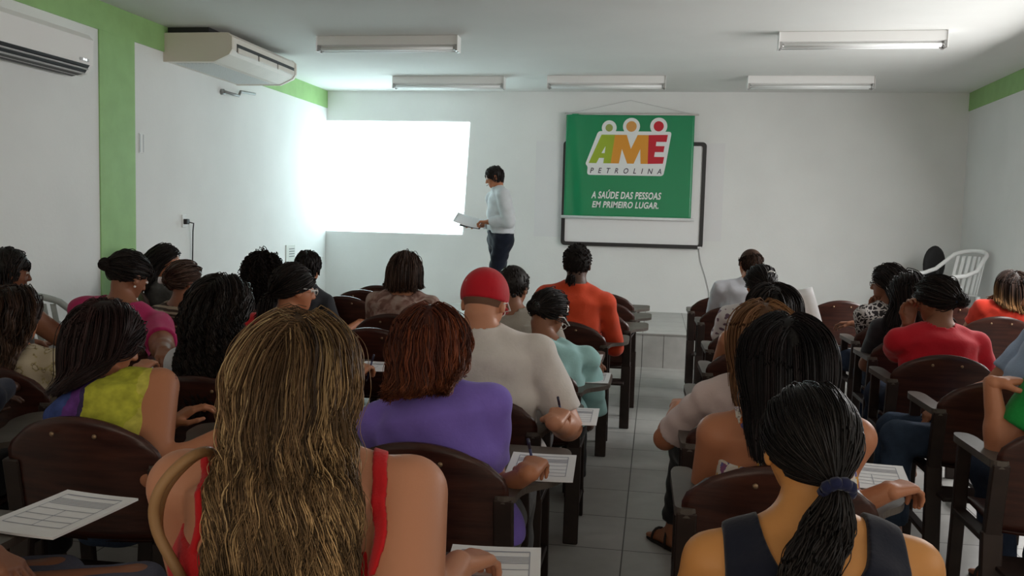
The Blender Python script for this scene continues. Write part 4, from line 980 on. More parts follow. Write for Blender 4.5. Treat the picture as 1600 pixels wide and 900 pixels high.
def tail(B, rng, start, dirv, length, steps, n, r0=0.018, r1=0.012, co=0.012, wave=0.0, wave_len=0.1, puff=0.0, side=None):
    """a ponytail from its tie"""
    o = rng.normal(size=(n, 3)); o = o/np.linalg.norm(o, axis=1, keepdims=True)*rng.uniform(0.1, 1, (n, 1))**0.6; p = np.tile(start, (n, 1))+o*0.010; d = np.tile(nrm(dirv), (n, 1))+o*0.25; L = length*(1-rng.uniform(0, 0.25, n)**1.0); path = [p]; wall = lambda x: B.d_hairwall(x, co)
    for i in range(steps-1):
        t = i/(steps-1); w = -B.up+(side*0.3 if side is not None else 0); d = nrm_rows(d*0.72+w*0.28); y = path[-1]+d*(L/(steps-1))[:, None]; dist = wall(y); lim = 0.006+(o[:, 1]*0.5+0.5)*r0; bad = dist < lim
        if bad.any(): g = grad(wall, y[bad]); g /= np.linalg.norm(g, axis=1, keepdims=True)+1e-9; y[bad] += g*(lim[bad]-dist[bad])[:, None]
        path.append(y)
    P = np.stack(path, 1); t = np.linspace(0, 1, steps); env = np.clip(t/0.25, 0, 1)*(r0+(r1-r0)*t)+puff*np.sin(t*3.1416); P = P+o[:, None, :]*env[None, :, None]
    if wave: ph = rng.uniform(0, 6.28, n); P = P+B.X[None, None]*(wave*np.clip(t/0.3, 0, 1)[None]*np.sin(t[None]*length/wave_len*6.28+ph[:, None]))[..., None]
    return P
def bun(B, rng, c, r, n, steps=18, flat=1.0):
    ax = nrm_rows(rng.normal(size=(n, 3))+B.hm[:, 1]*1.2); ref = nrm_rows(np.cross(ax, rng.normal(size=(n, 3)))); s2 = np.cross(ax, ref); a = np.linspace(0, 4.2, steps)[None]+rng.uniform(0, 6.28, (n, 1)); R = r*rng.uniform(0.72, 1.0, (n, 1))
    return c+(ref[:, None]*np.cos(a)[..., None]+s2[:, None]*np.sin(a)[..., None])*R[..., None]
def merge_paths(*P):
    s = max(p.shape[1] for p in P); out = []
    for p in P:
        if p.shape[1] != s:
            t = np.linspace(0, p.shape[1]-1, s); i = np.minimum(t.astype(int), p.shape[1]-2); f = (t-i)[None, :, None]; p = p[:, i]*(1-f)+p[:, i+1]*f
        out.append(p)
    return np.concatenate(out)
def glasses(B, m, full=True):
    mb = MB()
    for sg in (1, -1):
        mb.tube([B.hl((sg*(0.032+0.021*math.cos(a)), 0.101, 0.004+0.016*math.sin(a))) for a in np.linspace(0, 6.283, 19)], 0.0020*B.s, 6, False)
        mb.tube([B.hl((sg*0.053, 0.099, 0.010)), B.hl((sg*0.076, 0.090, 0.012)), B.hl((sg*0.086, 0.01, 0.012)), B.hl((sg*0.084, -0.025, -0.008))], 0.0026*B.s, 6)
    mb.tube([B.hl((-0.012, 0.102, 0.008)), B.hl((0, 0.106, 0.012)), B.hl((0.012, 0.102, 0.008))], 0.002*B.s, 6); return child_mb(B, mb, 'glasses', m)
def pen(label, tip, topp, color=(0.02, 0.03, 0.12)):
    tip = np.asarray(tip, float); topp = np.asarray(topp, float); d = nrm(topp-tip); r = empty('pen', tuple(tip)); tag(r, label, 'pen', 'pens in writing hands'); z = np.zeros(3)
    MB().tube([d*0.012, d*0.11], 0.0042, 10).obj('barrel', mat('pen_blue', color, 0.35), r, True); MB().tube([z, d*0.013], [0.0008, 0.004], 8).obj('tip', mat('pen_tip', (0.3, 0.3, 0.3), 0.3, metal=0.8), r, True); MB().tube([d*0.108, d*0.142], 0.0048, 10).obj('cap', mat('pen_cap', (0.02, 0.02, 0.05), 0.4), r, True)
def person(label, B, tone, h=0.011, group='seated audience', **kw):
    o = body_mesh(B, 'person', tone, h, **kw); tag(o, label, 'person', group); return o

# ------------------------------------------------------------------ the people
LIGHT, TAN, OLIVE, BROWN, DARK = (0.51, 0.225, 0.128), (0.43, 0.172, 0.088), (0.57, 0.255, 0.075), (0.24, 0.097, 0.052), (0.085, 0.040, 0.026)
BLACKH = [(0.012, 0.008, 0.007), (0.020, 0.013, 0.011), (0.008, 0.006, 0.006)]
DKBR = [(0.028, 0.014, 0.010), (0.045, 0.022, 0.014), (0.016, 0.009, 0.007)]
def RG(n): return np.random.default_rng(n)
def cloth(name, c, bump=0.25, bs=90, rough=0.85): return mat(name, c, rough, 0.2, bump=bump, bscale=bs, var=0.05, vscale=12, sheen=0.15)
M_jeans = mat('jeans_blue', (0.055, 0.085, 0.15), 0.85, 0.2, bump=0.3, bscale=160, var=0.25, vscale=9)
M_jeansd = mat('jeans_dark', (0.018, 0.028, 0.055), 0.85, 0.2, bump=0.3, bscale=160, var=0.2, vscale=9)
M_blackt = cloth('black_trousers', (0.012, 0.012, 0.014)); M_greyt = cloth('grey_trousers', (0.10, 0.10, 0.105))
M_sole = mat('sandal_brown', (0.10, 0.035, 0.025), 0.6); M_sold = mat('sandal_dark', (0.02, 0.014, 0.012), 0.6)
M_gl_dark = mat('glasses_dark', (0.02, 0.015, 0.015), 0.3); M_gl_white = mat('glasses_white', (0.75, 0.74, 0.72), 0.3)
M_silver = mat('silver', (0.7, 0.68, 0.66), 0.25, metal=0.9)

# --- woman with long wavy blonde-streaked hair, red strappy top (foreground left)
B = Body(at(474, 588, 1.75), (-0.70, 1.62), 0, 0, 12, 0, 1.04, 1.32, 0.236, True, Rw=atz(716, 884, 0.775), Re=(0.42, -0.35, -0.9), Lw=(-0.86, 2.02, 0.74), armg=1.42, curlR=38, hand_dirR=(0.35, 0.9, -0.1))
person('woman with long wavy blonde-streaked hair and red strappy top', B, LIGHT, 0.0085)
cutz = B.N[2]-0.150
red = cloth('red_knit', (0.50, 0.010, 0.014), 0.3, 150)
def red_cut(p):                                         # scooped back of the strappy top
    x = (p-B.N) @ B.X; return (cutz+0.20*np.clip(np.abs(x+0.01)-0.06, 0, 1)-0.02-p[:, 2])
sL = [at(330, 712, 1.74), at(322, 722, 1.66), at(312, 750, 1.58), at(298, 800, 1.54), at(290, 875, 1.53)]
sR = [at(594, 708, 1.74), at(592, 722, 1.66), at(586, 755, 1.58), at(576, 810, 1.53), at(568, 885, 1.52)]
top(B, 'strappy_top', red, 0, cuts=(red_cut,), straps=((sL, 0.0115, 0.0042), (sR, 0.017, 0.0042)), h=0.0048, neck_r=0)
bottoms(B, 'trousers', M_jeans)
rng = RG(13); blonde = [(0.085, 0.048, 0.024), (0.17, 0.098, 0.048), (0.36, 0.235, 0.115), (0.052, 0.030, 0.017), (0.50, 0.36, 0.19)]
P = grow(B, rng, 420, 17, 0.70, 46, (0.004, 0.020), 0.010, part=0.005, wave=0.0105, wave_len=0.14, clump=0.22, spread=0.0085, keep_back=0.5, end_z=-0.52, len_var=0.16, width=0.185, wcen=0.055)
Gc = np.repeat(pal(rng, len(P)//17, blonde, (0.30, 0.30, 0.18, 0.15, 0.07)), 17, 0)*(1+rng.uniform(-0.25, 0.25, (len(P), 1)))
cv, cq = cap(B, None, 0.010, 0.006)
strands_mesh(B, 'hair', P, rng.uniform(0.0007, 0.0013, len(P)), Gc, 0.4, extra=(cv, cq, (0.07, 0.04, 0.02)), tipc=((0.33, 0.21, 0.10), lambda t: 0.50*np.clip((t-0.12)/0.5, 0, 1)))
rr = MB(); hf, ff, fn_, ft = B.hframe['R']; pos = B.hands['R'][8+1]; a_, b_ = np.array(pos[0]), np.array(pos[1])
rr.tube([a_+(b_-a_)*0.55, a_+(b_-a_)*0.72], 0.0105, 14); child_mb(B, rr, 'ring', mat('gold', (0.8, 0.55, 0.2), 0.25, metal=1.0))

# --- woman in purple with an auburn bob
B = Body(at(672, 540, 2.63), (-0.57, 2.56), 0, 6, 24, 0, 0.98, 1.10, 0.18, True, Rw=atz(826, 740, 0.762), Re=(0.42, -0.35, -0.9), curlR=55, hand_dirR=(0.12, 0.9, 0.18))
person('woman in a plain purple T-shirt with a flipped auburn bob, pen in hand', B, TAN, 0.009)
top(B, 'purple_shirt', cloth('purple_cotton', (0.20, 0.135, 0.52)), 0.62, seed=4, neck_r=0.085, h=0.007)
bottoms(B, 'trousers', M_greyt)
rng = RG(14); P = grow(B, rng, 330, 8, 0.34, 26, (0.004, 0.020), 0.010, part=0.0, wave=0.005, wave_len=0.10, clump=0.4, spread=0.006, curl_end=0.022, keep_back=0.3, end_z=-0.150, width=0.11)
strands_mesh(B, 'hair', P, rng.uniform(0.0011, 0.0019, len(P)), np.repeat(pal(rng, len(P)//8, [(0.11, 0.027, 0.013), (0.19, 0.050, 0.020), (0.06, 0.017, 0.010)]), 8, 0), 0.4, extra=(*cap(B, None, 0.010), (0.05, 0.015, 0.01)), tipc=((0.22, 0.075, 0.035), lambda t: 0.5*np.clip((t-0.6)/0.4, 0, 1)))
w = B.wr['R']; tp = w+B.hframe['R'][1]*0.115+np.array([-0.012, 0, -0.02]); pen('dark pen in the hand of the woman in the purple shirt', (tp[0], tp[1]+0.02, 0.715), (tp[0]-0.02, tp[1]-0.045, 0.86))

# --- man in a red cap
B = Body(at(757, 474, 3.38), (-0.61, 3.33), 0, -8, 28, 0, 1.04, 1.16, 0.205, False, neck=0.86, Rw=atz(866, 662, 0.765), Re=(0.42, -0.35, -0.9), curlR=55, hand_dirR=(0.10, 0.8, 0.25))
person('man in a red cap and white polo shirt, bent over his writing', B, LIGHT, 0.0095)
top(B, 'polo_shirt', cloth('white_polo', (0.66, 0.615, 0.585)), 0.80, 0.022, seed=6, neck_r=0.074, collar=(0.028, 0.020), h=0.0075)
bottoms(B, 'trousers', M_greyt)
sv, sq = cap(B, None, 0.004); child(B, 'hair', sv, [sq], HAIR, np.tile((0.16, 0.085, 0.055), (len(sv), 1)))
redc = cloth('red_cap', (0.46, 0.006, 0.016), 0.15, 120, 0.7)
def capfn(p):
    q = (p-B.H) @ B.hm/B.s; E = np.eye(3); d = s_ell(q, np.array([0, -0.012, 0.030]), E, (0.091, 0.109, 0.104)); line = -(q[:, 2]-(0.004+0.20*q[:, 1])); d = np.maximum(d, line)
    br = s_ell(q, np.array([0, 0.125, 0.030]), E, (0.056, 0.066, 0.009)); br = np.maximum(br, -s_ell(q, np.array([0, -0.012, 0.03]), E, (0.08, 0.10, 0.1)))
    sm = np.abs(np.sin(np.arctan2(q[:, 1]+0.012, q[:, 0])*3)); return np.minimum(d-0.0012*np.clip(1-sm*9, 0, 1)*-1, br)*B.s
lo, hi = bounds([B.H], 0.24); v_, q_ = surf_nets(capfn, lo, hi, 0.0055); cp = child(B, 'cap', v_, [q_], redc)
MB_ = MB(); MB_.lathe([(0, 0), (0.010, 0), (0.011, 0.003), (0.008, 0.006), (0, 0.007)], B.hl((0, -0.012, 0.131)), 12, B.hm); child_mb(B, MB_, 'cap_button', redc, True, cp)
em = MB(); c0 = B.hl((-0.040, -0.1005, 0.048)); ex = nrm(B.hm @ np.array([0.93, -0.36, 0.0])); ez = B.hm[:, 2]; en = np.cross(ex, ez)
em.prism([(0.013*a, 0.009*b) for a, b in ((-1, -0.5), (-0.3, -1), (1, 0.1), (0.9, 0.8), (0.1, 1), (-1, 0.3))], 0, 0.004, np.array([[ex[0], ez[0], en[0], c0[0]], [ex[1], ez[1], en[1], c0[1]], [ex[2], ez[2], en[2], c0[2]], [0, 0, 0, 1]])); child_mb(B, em, 'emblem', mat('emblem_grey', (0.42, 0.30, 0.28), 0.6), False, cp)
glasses(B, M_gl_white)
w = B.wr['R']; tp = w+B.hframe['R'][1]*0.11; pen('dark blue pen in the hand of the man in the red cap', (tp[0]+0.01, tp[1]+0.03, 0.715), (tp[0]-0.015, tp[1]-0.03, 0.865))

# --- person in aqua, leaning forward, black bun with clips
B = Body(at(857, 493, 4.33), (-0.50, 4.12), 0, -28, 36, 6, 1.0, 1.12, 0.195, True, Rw=(-0.40, 4.52, 0.745), Re=(0.42, -0.35, -0.9), bend=0.05)
person('person in an aqua blouse leaning over the tablet, black bun with silver clips', B, BROWN, 0.010)
aqua = cloth('aqua_cotton', (0.33, 0.56, 0.56)); top(B, 'aqua_blouse', aqua, 1.18, 0.026, seed=9, wr=0.006, neck_r=0.07, h=0.0085, bell=0.006)
bottoms(B, 'trousers', M_blackt, feet=False) if False else bottoms(B, 'trousers', M_blackt)
rng = RG(17); tie = B.hl((0.0, -0.120, -0.030)); P = grow(B, rng, 260, 5, 0.20, 18, (0.004, 0.010), tie=tie, spread=0.006); P = merge_paths(P, bun(B, rng, tie-B.hm[:, 1]*0.012, 0.034, 160))
strands_mesh(B, 'hair', P, rng.uniform(0.0020, 0.0032, len(P)), pal(rng, len(P), BLACKH), 0.6, extra=(*cap(B, None, 0.006), (0.01, 0.008, 0.007)))
for q in ((0.030, -0.088, 0.075), (0.084, 0.0, 0.055)):
    c = MB(); p0 = B.hl(q); ex, ez = B.hm[:, 0], B.hm[:, 2]; n_ = nrm(p0-B.hl((0, -0.014, 0.028)))
    e1 = nrm(np.cross(n_, B.hm[:, 1]+0.3*ez)); pts = [p0+n_*0.004+e1*0.018*(i-2)/2*1.0+np.cross(n_, e1)*0.006*(-1)**i for i in range(5)]; c.tube(pts, 0.0042, 6); child_mb(B, c, 'hair_clip', M_silver)
glasses(B, M_gl_white); sandals(B, M_sole)

# --- short-haired man between the red cap and the presenter
B = Body(at(802, 450, 4.88), (-0.72, 4.86), 0, -14, 16, 0, 1.0, 1.0, 0.195, False, Rw=atz(916, 565, 0.755), Re=(0.42, -0.35, -0.9), curlR=55)
person('short-haired person in beige half hidden behind the red cap', B, BROWN, 0.012)
top(B, 'beige_shirt', cloth('beige_cotton', (0.34, 0.30, 0.26)), 0.8, seed=3, h=0.010); bottoms(B, 'trousers', M_jeansd, h=0.014)
rng = RG(16); P = grow(B, rng, 320, 5, 0.022, 5, (0.002, 0.005), spread=0.004); strands_mesh(B, 'hair', P, rng.uniform(0.003, 0.0045, len(P)), pal(rng, len(P), BLACKH), 0.5, extra=(*cap(B, None, 0.010), (0.012, 0.009, 0.008)))
tp = B.wr['R']+B.hframe['R'][1]*0.11; pen('dark pen in the hand on the small form by the orange shirt', (tp[0], tp[1]+0.02, 0.715), (tp[0]-0.04, tp[1]-0.01, 0.85))

# --- person in orange
B = Body(at(902, 413, 5.68), (-0.53, 5.66), 0, 0, 4, 0, 1.03, 1.02, 0.19, False, Rw=(-0.34, 5.98, 0.735), Re=(0.42, -0.35, -0.9))
person('person with short black hair in a bright orange long-sleeved shirt by the aisle', B, DARK, 0.012)
top(B, 'orange_shirt', cloth('orange_cotton', (0.62, 0.065, 0.022)), 1.75, 0.018, seed=5, h=0.010, neck_r=0.07, collar=(0.03, 0.016)); bottoms(B, 'trousers', M_jeansd, h=0.014)
rng = RG(18); P = grow(B, rng, 340, 5, 0.012, 4, (0.002, 0.006), spread=0.005, stiff=0.8); tie = B.hl((-0.02, -0.10, -0.085)); P = merge_paths(P, tail(B, rng, tie, -B.fw-0.4*B.rt, 0.05, 8, 120, 0.020, 0.016))
strands_mesh(B, 'hair', P, rng.uniform(0.003, 0.0045, len(P)), pal(rng, len(P), BLACKH), 0.6, HAIR_CURL, extra=(*cap(B, None, 0.009), (0.01, 0.008, 0.007)))

# --- brown bob, greyish pink top
B = Body(at(634, 424, 5.68), (-1.65, 5.64), 0, 0, 4, 0, 0.99, 1.12, 0.19, True)
person('woman with a brown bob and greyish pink tie-dyed top, seated alone mid-row', B, LIGHT, 0.012)
top(B, 'tie_dyed_top', ramp_mat('pink_mottle', 'noise', [(0.40, (0.20, 0.105, 0.085)), (0.50, (0.33, 0.20, 0.17)), (0.62, (0.42, 0.31, 0.27))], 11, constant=False, distort=1.5, detail=4), 0.75, 0.02, seed=7, h=0.010, neck_r=0.088); bottoms(B, 'trousers', M_blackt, h=0.014)
rng = RG(12); P = grow(B, rng, 260, 7, 0.30, 20, (0.010, 0.034), spread=0.007, clump=0.2, keep_back=0.2, curl_end=-0.028, end_z=-0.112)
strands_mesh(B, 'hair', P, rng.uniform(0.002, 0.003, len(P)), pal(rng, len(P), [(0.045, 0.024, 0.017), (0.075, 0.042, 0.030), (0.03, 0.016, 0.012)]), 0.5, extra=(*cap(B, None, 0.012), (0.03, 0.017, 0.012)))

# --- woman in red wide-neck top with white glasses
B = Body(at(461, 452, 4.22), (-1.86, 4.13), -6, -42, 10, 0, 1.0, 1.15, 0.19, True, Rw=atz(556, 590, 0.765), Re=(0.42, -0.35, -0.9), curlR=50, hand_dirR=(0.25, 0.8, 0.35))
person('woman in a red wide-neck top and white-framed glasses looking towards the banner', B, TAN, 0.0105)
top(B, 'red_top', cloth('red_cotton', (0.55, 0.012, 0.018)), 0.45, seed=8, neck_r=0.155, neck_back=0.035, h=0.0085); bottoms(B, 'trousers', M_jeansd, h=0.014)
rng = RG(11); tie = B.hl((0.0, -0.118, -0.045)); P = grow(B, rng, 240, 5, 0.20, 18, (0.004, 0.012), tie=tie, spread=0.006); P = merge_paths(P, tail(B, rng, tie, -B.hm[:, 1]*0.7-B.up*0.5, 0.16, 14, 260, 0.028, 0.020))
strands_mesh(B, 'hair', P, rng.uniform(0.0022, 0.0034, len(P)), pal(rng, len(P), BLACKH), 0.5, extra=(*cap(B, None, 0.007), (0.01, 0.008, 0.007)))
glasses(B, M_gl_white)
tp = B.wr['R']+B.hframe['R'][1]*0.115; pen('slim pen standing in the hand of the woman in the red wide-neck top', (tp[0]-0.02, tp[1]+0.03, 0.72), (tp[0]+0.03, tp[1], 0.87))

# --- round curly black head, and the one in front of it
B = Body(at(413, 430, 5.62), (-2.64, 5.58), 0, -10, 0, 0, 1.0, 1.05, 0.18, True)
person('person with a round mop of black curls and dark top before the left wall', B, BROWN, 0.0125)
top(B, 'dark_top', cloth('charcoal_cotton', (0.022, 0.020, 0.024)), 0.6, h=0.011); bottoms(B, 'trousers', M_jeansd, h=0.015)
rng = RG(9); P = grow(B, rng, 230, 6, 0.17, 16, (0.020, 0.048), spread=0.012, wave=0.009, wave_len=0.035, helix=True, clump=0.1, mask=lambda q: q[:, 2]-(-0.03+0.7*q[:, 1]) > 0)
strands_mesh(B, 'hair', P, rng.uniform(0.003, 0.0042, len(P)), pal(rng, len(P), BLACKH), 0.7, HAIR_CURL, extra=(*cap(B, None, 0.022), (0.009, 0.007, 0.006)))
B = Body(at(483, 417, 6.42), (-2.74, 6.40), 0, -8, 0, 0, 1.0, 1.0, 0.185, False, Rw=at(562, 503, 6.52), Re=(0.42, -0.35, -0.9))
person('short-haired person nearest the projected picture, bare forearm along the next chair', B, TAN, 0.0125)
top(B, 'dark_shirt', cloth('dark_shirt', (0.03, 0.03, 0.035)), 0.6, h=0.011); bottoms(B, 'trousers', M_jeansd, h=0.015)
chair(-2.95, 6.20, 0.0, W_+'of the short-haired person nearest the projected picture')
rng = RG(10); P = grow(B, rng, 260, 5, 0.05, 7, (0.005, 0.012), spread=0.005); strands_mesh(B, 'hair', P, rng.uniform(0.003, 0.0045, len(P)), pal(rng, len(P), BLACKH), 0.6, extra=(*cap(B, None, 0.010), (0.009, 0.007, 0.006)))

# --- against the left wall, in profile
B = Body(at(262, 408, 6.60), (-3.90, 6.58), -50, -22, 0, 0, 1.02, 1.1, 0.185, True)
person('woman in profile with shoulder-length dark hair by the green pillar', B, TAN, 0.0115)
top(B, 'grey_green_top', cloth('grey_green', (0.075, 0.070, 0.065)), 0.9, h=0.011, neck_r=0.08); bottoms(B, 'trousers', M_blackt, h=0.015)
chair(-4.03, 6.42, math.radians(-50), W_+'turned towards the middle beside the green pillar')
rng = RG(2); P = grow(B, rng, 230, 7, 0.40, 24, (0.010, 0.030), spread=0.008, wave=0.005, wave_len=0.09, keep_back=0.9, end_z=-0.22)
strands_mesh(B, 'hair', P, rng.uniform(0.0026, 0.0036, len(P)), pal(rng, len(P), BLACKH), 0.5, extra=(*cap(B, None, 0.010), (0.01, 0.008, 0.007)))

# --- older woman with zebra top
B = Body(at(291, 440, 5.02), (-2.82, 4.98), -6, -32, 4, 0, 1.0, 1.15, 0.19, True)
person('older woman with pinned-up greying brown hair, glasses and zebra-striped top', B, BROWN, 0.011)
top(B, 'zebra_top', ramp_mat('zebra', 'wave', [(0.0, (0.060, 0.036, 0.026)), (0.52, (0.36, 0.29, 0.21))], 9.0, distort=3.5, detail=2, stretch=(0.55, 0.55, 1.3)), 0.7, 0.02, seed=12, h=0.0095, neck_r=0.085); bottoms(B, 'trousers', M_blackt, h=0.014)
rng = RG(4); tie = B.hl((-0.01, -0.112, 0.005)); P = grow(B, rng, 230, 5, 0.19, 16, (0.006, 0.014), tie=tie, spread=0.007); P = merge_paths(P, bun(B, rng, tie-B.hm[:, 1]*0.005, 0.030, 120))
strands_mesh(B, 'hair', P, rng.uniform(0.0026, 0.0036, len(P)), pal(rng, len(P), [(0.060, 0.030, 0.020), (0.095, 0.055, 0.040), (0.04, 0.02, 0.014)]), 0.6, extra=(*cap(B, None, 0.009), (0.04, 0.02, 0.014)))
c = MB(); p0 = B.hl((-0.035, -0.135, 0.0)); c.box(p0-0.02, p0+0.02, B.hm, 0.006); child_mb(B, c, 'hair_clip', mat('clip_white', (0.8, 0.78, 0.78), 0.4)); glasses(B, mat('glasses_pink', (0.4, 0.18, 0.16), 0.3))

# --- woman in pink
B = Body(at(203, 432, 4.47), (-2.93, 4.33), -4, -18, 26, 6, 1.05, 1.28, 0.225, True, hip_z=0.56, Rw=atz(262, 580, 0.765), Re=(0.42, -0.35, -0.9))
person('woman in a bright pink T-shirt with dark hair in a low bun and an earring', B, BROWN, 0.0105)
top(B, 'pink_shirt', cloth('pink_cotton', (0.40, 0.018, 0.105)), 0.72, 0.016, seed=13, h=0.009, neck_r=0.10); bottoms(B, 'trousers', M_jeansd, h=0.014)
rng = RG(3); tie = B.hl((-0.045, -0.118, 0.005)); P = grow(B, rng, 240, 5, 0.20, 18, (0.006, 0.014), tie=tie, spread=0.006); P = merge_paths(P, bun(B, rng, tie-B.hm[:, 1]*0.012, 0.036, 160))
strands_mesh(B, 'hair', P, rng.uniform(0.0022, 0.0034, len(P)), pal(rng, len(P), BLACKH), 0.6, extra=(*cap(B, None, 0.009), (0.01, 0.008, 0.007)))
c = MB(); p0 = B.hl((0.083, -0.004, -0.046)); c.lathe([(0, -0.007), (0.005, -0.005), (0.007, 0), (0.005, 0.005), (0, 0.007)], p0, 10); child_mb(B, c, 'earring', mat('pearl', (0.8, 0.78, 0.74), 0.25))
form('printed_form', 'corner of a white form between the pink T-shirt and the white blouse', tuple(atz(246, 582, TB)), 0.0, 0.19, 0.26)

# --- far left edge: person with bare arm
B = Body(at(14, 425, 4.22), (-3.45, 4.18), -6, -30, 8, 0, 1.02, 1.08, 0.195, False, Rw=(-3.02, 4.58, 0.76), Re=(0.42, -0.35, -0.9))
person('short-haired person at the far left edge with a bare brown arm on the tablet', B, BROWN, 0.0115)
top(B, 'sleeveless_shirt', cloth('grey_vest', (0.20, 0.18, 0.17)), 0, h=0.010, neck_r=0.08); bottoms(B, 'trousers', M_jeansd, h=0.014)
rng = RG(5); P = grow(B, rng, 260, 5, 0.05, 7, (0.005, 0.012), spread=0.005); strands_mesh(B, 'hair', P, rng.uniform(0.0028, 0.004, len(P)), pal(rng, len(P), BLACKH), 0.6, extra=(*cap(B, None, 0.011), (0.01, 0.008, 0.007)))

# --- left edge: long brown hair, cream floral
B = Body(at(26, 494, 3.34), (-2.62, 3.29), 0, -4, 6, 0, 1.0, 1.08, 0.19, True, Rw=(-2.30, 3.66, 0.755), Re=(0.42, -0.35, -0.9))
person('woman at the left edge with long dark brown hair and cream floral blouse', B, TAN, 0.010)
top(B, 'floral_blouse', ramp_mat('cream_floral', 'noise', [(0.0, (0.46, 0.38, 0.27)), (0.56, (0.36, 0.30, 0.15)), (0.60, (0.18, 0.13, 0.08)), (0.63, (0.50, 0.42, 0.30))], 24, detail=3), 0.6, 0.02, seed=15, h=0.009, neck_r=0.10); bottoms(B, 'trousers', M_blackt, h=0.014)
rng = RG(6); P = grow(B, rng, 300, 7, 0.44, 28, (0.008, 0.028), end_z=-0.24, width=0.15, spread=0.007, wave=0.007, wave_len=0.10, clump=0.4, part=0.0, keep_back=0.4)
strands_mesh(B, 'hair', P, rng.uniform(0.0019, 0.003, len(P)), np.repeat(pal(rng, len(P)//7, DKBR), 7, 0), 0.45, extra=(*cap(B, None, 0.010), (0.02, 0.011, 0.008)), tipc=((0.085, 0.045, 0.026), lambda t: 0.7*np.clip((t-0.3)/0.5, 0, 1)))

# --- navy sleeve at the left edge
B = Body(at(-175, 540, 2.62), (-2.42, 2.58), 0, 0, 10, 0, 1.0, 1.08, 0.19, True, Rw=atz(26, 604, 0.765), Re=(0.42, -0.35, -0.9))
person('person at the left edge showing only a navy sleeve and dark hand', B, DARK, 0.012)
top(B, 'navy_top', cloth('navy_knit', (0.012, 0.016, 0.04)), 1.85, 0.016, h=0.010); bottoms(B, 'trousers', M_blackt, h=0.014)
chair(-2.42, 2.40, 0.0, W_+'at the left edge with a navy-sleeved arm on its tablet')
rng = RG(36); P = grow(B, rng, 160, 5, 0.22, 16, (0.010, 0.025), spread=0.009); strands_mesh(B, 'hair', P, rng.uniform(0.003, 0.004, len(P)), pal(rng, len(P), BLACKH), 0.6, extra=(*cap(B, None, 0.010), (0.01, 0.008, 0.007)))

# --- foreground left: purple and yellow print, dark bob, glasses
B = Body(at(170, 532, 2.72), (-1.66, 2.58), -5, -30, 24, 0, 1.03, 1.16, 0.195, True, Rw=atz(356, 676, 0.765), Re=(0.7, -0.25, -0.75), bend=0.05, armg=1.16)
person('woman with a dark straight bob, glasses and sleeveless purple and yellow print top', B, TAN, 0.009)
def print7():
    m = bpy.data.materials.new('purple_yellow_print'); m.use_nodes = True; n, l = m.node_tree.nodes, m.node_tree.links; b = n['Principled BSDF']; b.inputs['Roughness'].default_value = 0.8; b.inputs['Specular IOR Level'].default_value = 0.2
    tc = n.new('ShaderNodeTexCoord'); nz = n.new('ShaderNodeTexNoise'); nz.inputs['Scale'].default_value = 9; nz.inputs['Detail'].default_value = 4; l.new(tc.outputs['Object'], nz.inputs['Vector'])
    sx = n.new('ShaderNodeSeparateXYZ'); l.new(tc.outputs['Object'], sx.inputs[0])
    ma = n.new('ShaderNodeMath'); ma.operation = 'MULTIPLY_ADD'; l.new(nz.outputs[0], ma.inputs[0]); ma.inputs[1].default_value = 0.16; l.new(sx.outputs[0], ma.inputs[2])
    mr = n.new('ShaderNodeMapRange'); mr.inputs[1].default_value = -0.16; mr.inputs[2].default_value = 0.30; l.new(ma.outputs[0], mr.inputs[0])
    r = n.new('ShaderNodeValToRGB'); r.color_ramp.interpolation = 'CONSTANT'
    st = [(0.0, (0.05, 0.08, 0.26)), (0.14, (0.13, 0.04, 0.22)), (0.25, (0.045, 0.03, 0.09)), (0.30, (0.42, 0.42, 0.045)), (0.62, (0.50, 0.46, 0.08)), (0.73, (0.09, 0.05, 0.03)), (0.78, (0.24, 0.10, 0.10)), (0.90, (0.06, 0.03, 0.05))]
    while len(r.color_ramp.elements) < len(st): r.color_ramp.elements.new(0.5)
    for e, (p, c) in zip(r.color_ramp.elements, st): e.position = p; e.color = c+(1,)
    l.new(mr.outputs[0], r.inputs[0])
    n2 = n.new('ShaderNodeTexNoise'); n2.inputs['Scale'].default_value = 30; l.new(tc.outputs['Object'], n2.inputs['Vector']); mx = n.new('ShaderNodeMix'); mx.data_type = 'RGBA'; mx.blend_type = 'OVERLAY'; mx.inputs[0].default_value = 0.6; l.new(r.outputs[0], mx.inputs[6]); l.new(n2.outputs[0], mx.inputs[7]); l.new(mx.outputs[2], b.inputs['Base Color']); return m
top(B, 'print_top', print7(), 0, bottom=0.03, seed=16, h=0.0075, neck_r=0.105, neck_back=0.02); bottoms(B, 'trousers', M_jeans)
rng = RG(7); P = grow(B, rng, 380, 9, 0.36, 30, (0.010, 0.038), spread=0.006, clump=0.2, keep_back=0.2, part=0.01, curl_end=-0.010, end_z=-0.185, len_var=0.08, width=0.12)
strands_mesh(B, 'hair', P, rng.uniform(0.0012, 0.0019, len(P)), np.repeat(pal(rng, len(P)//9, [(0.024, 0.011, 0.011), (0.040, 0.018, 0.017), (0.014, 0.008, 0.008)]), 9, 0), 0.5, extra=(*cap(B, None, 0.012), (0.018, 0.009, 0.009)))
glasses(B, M_gl_dark)

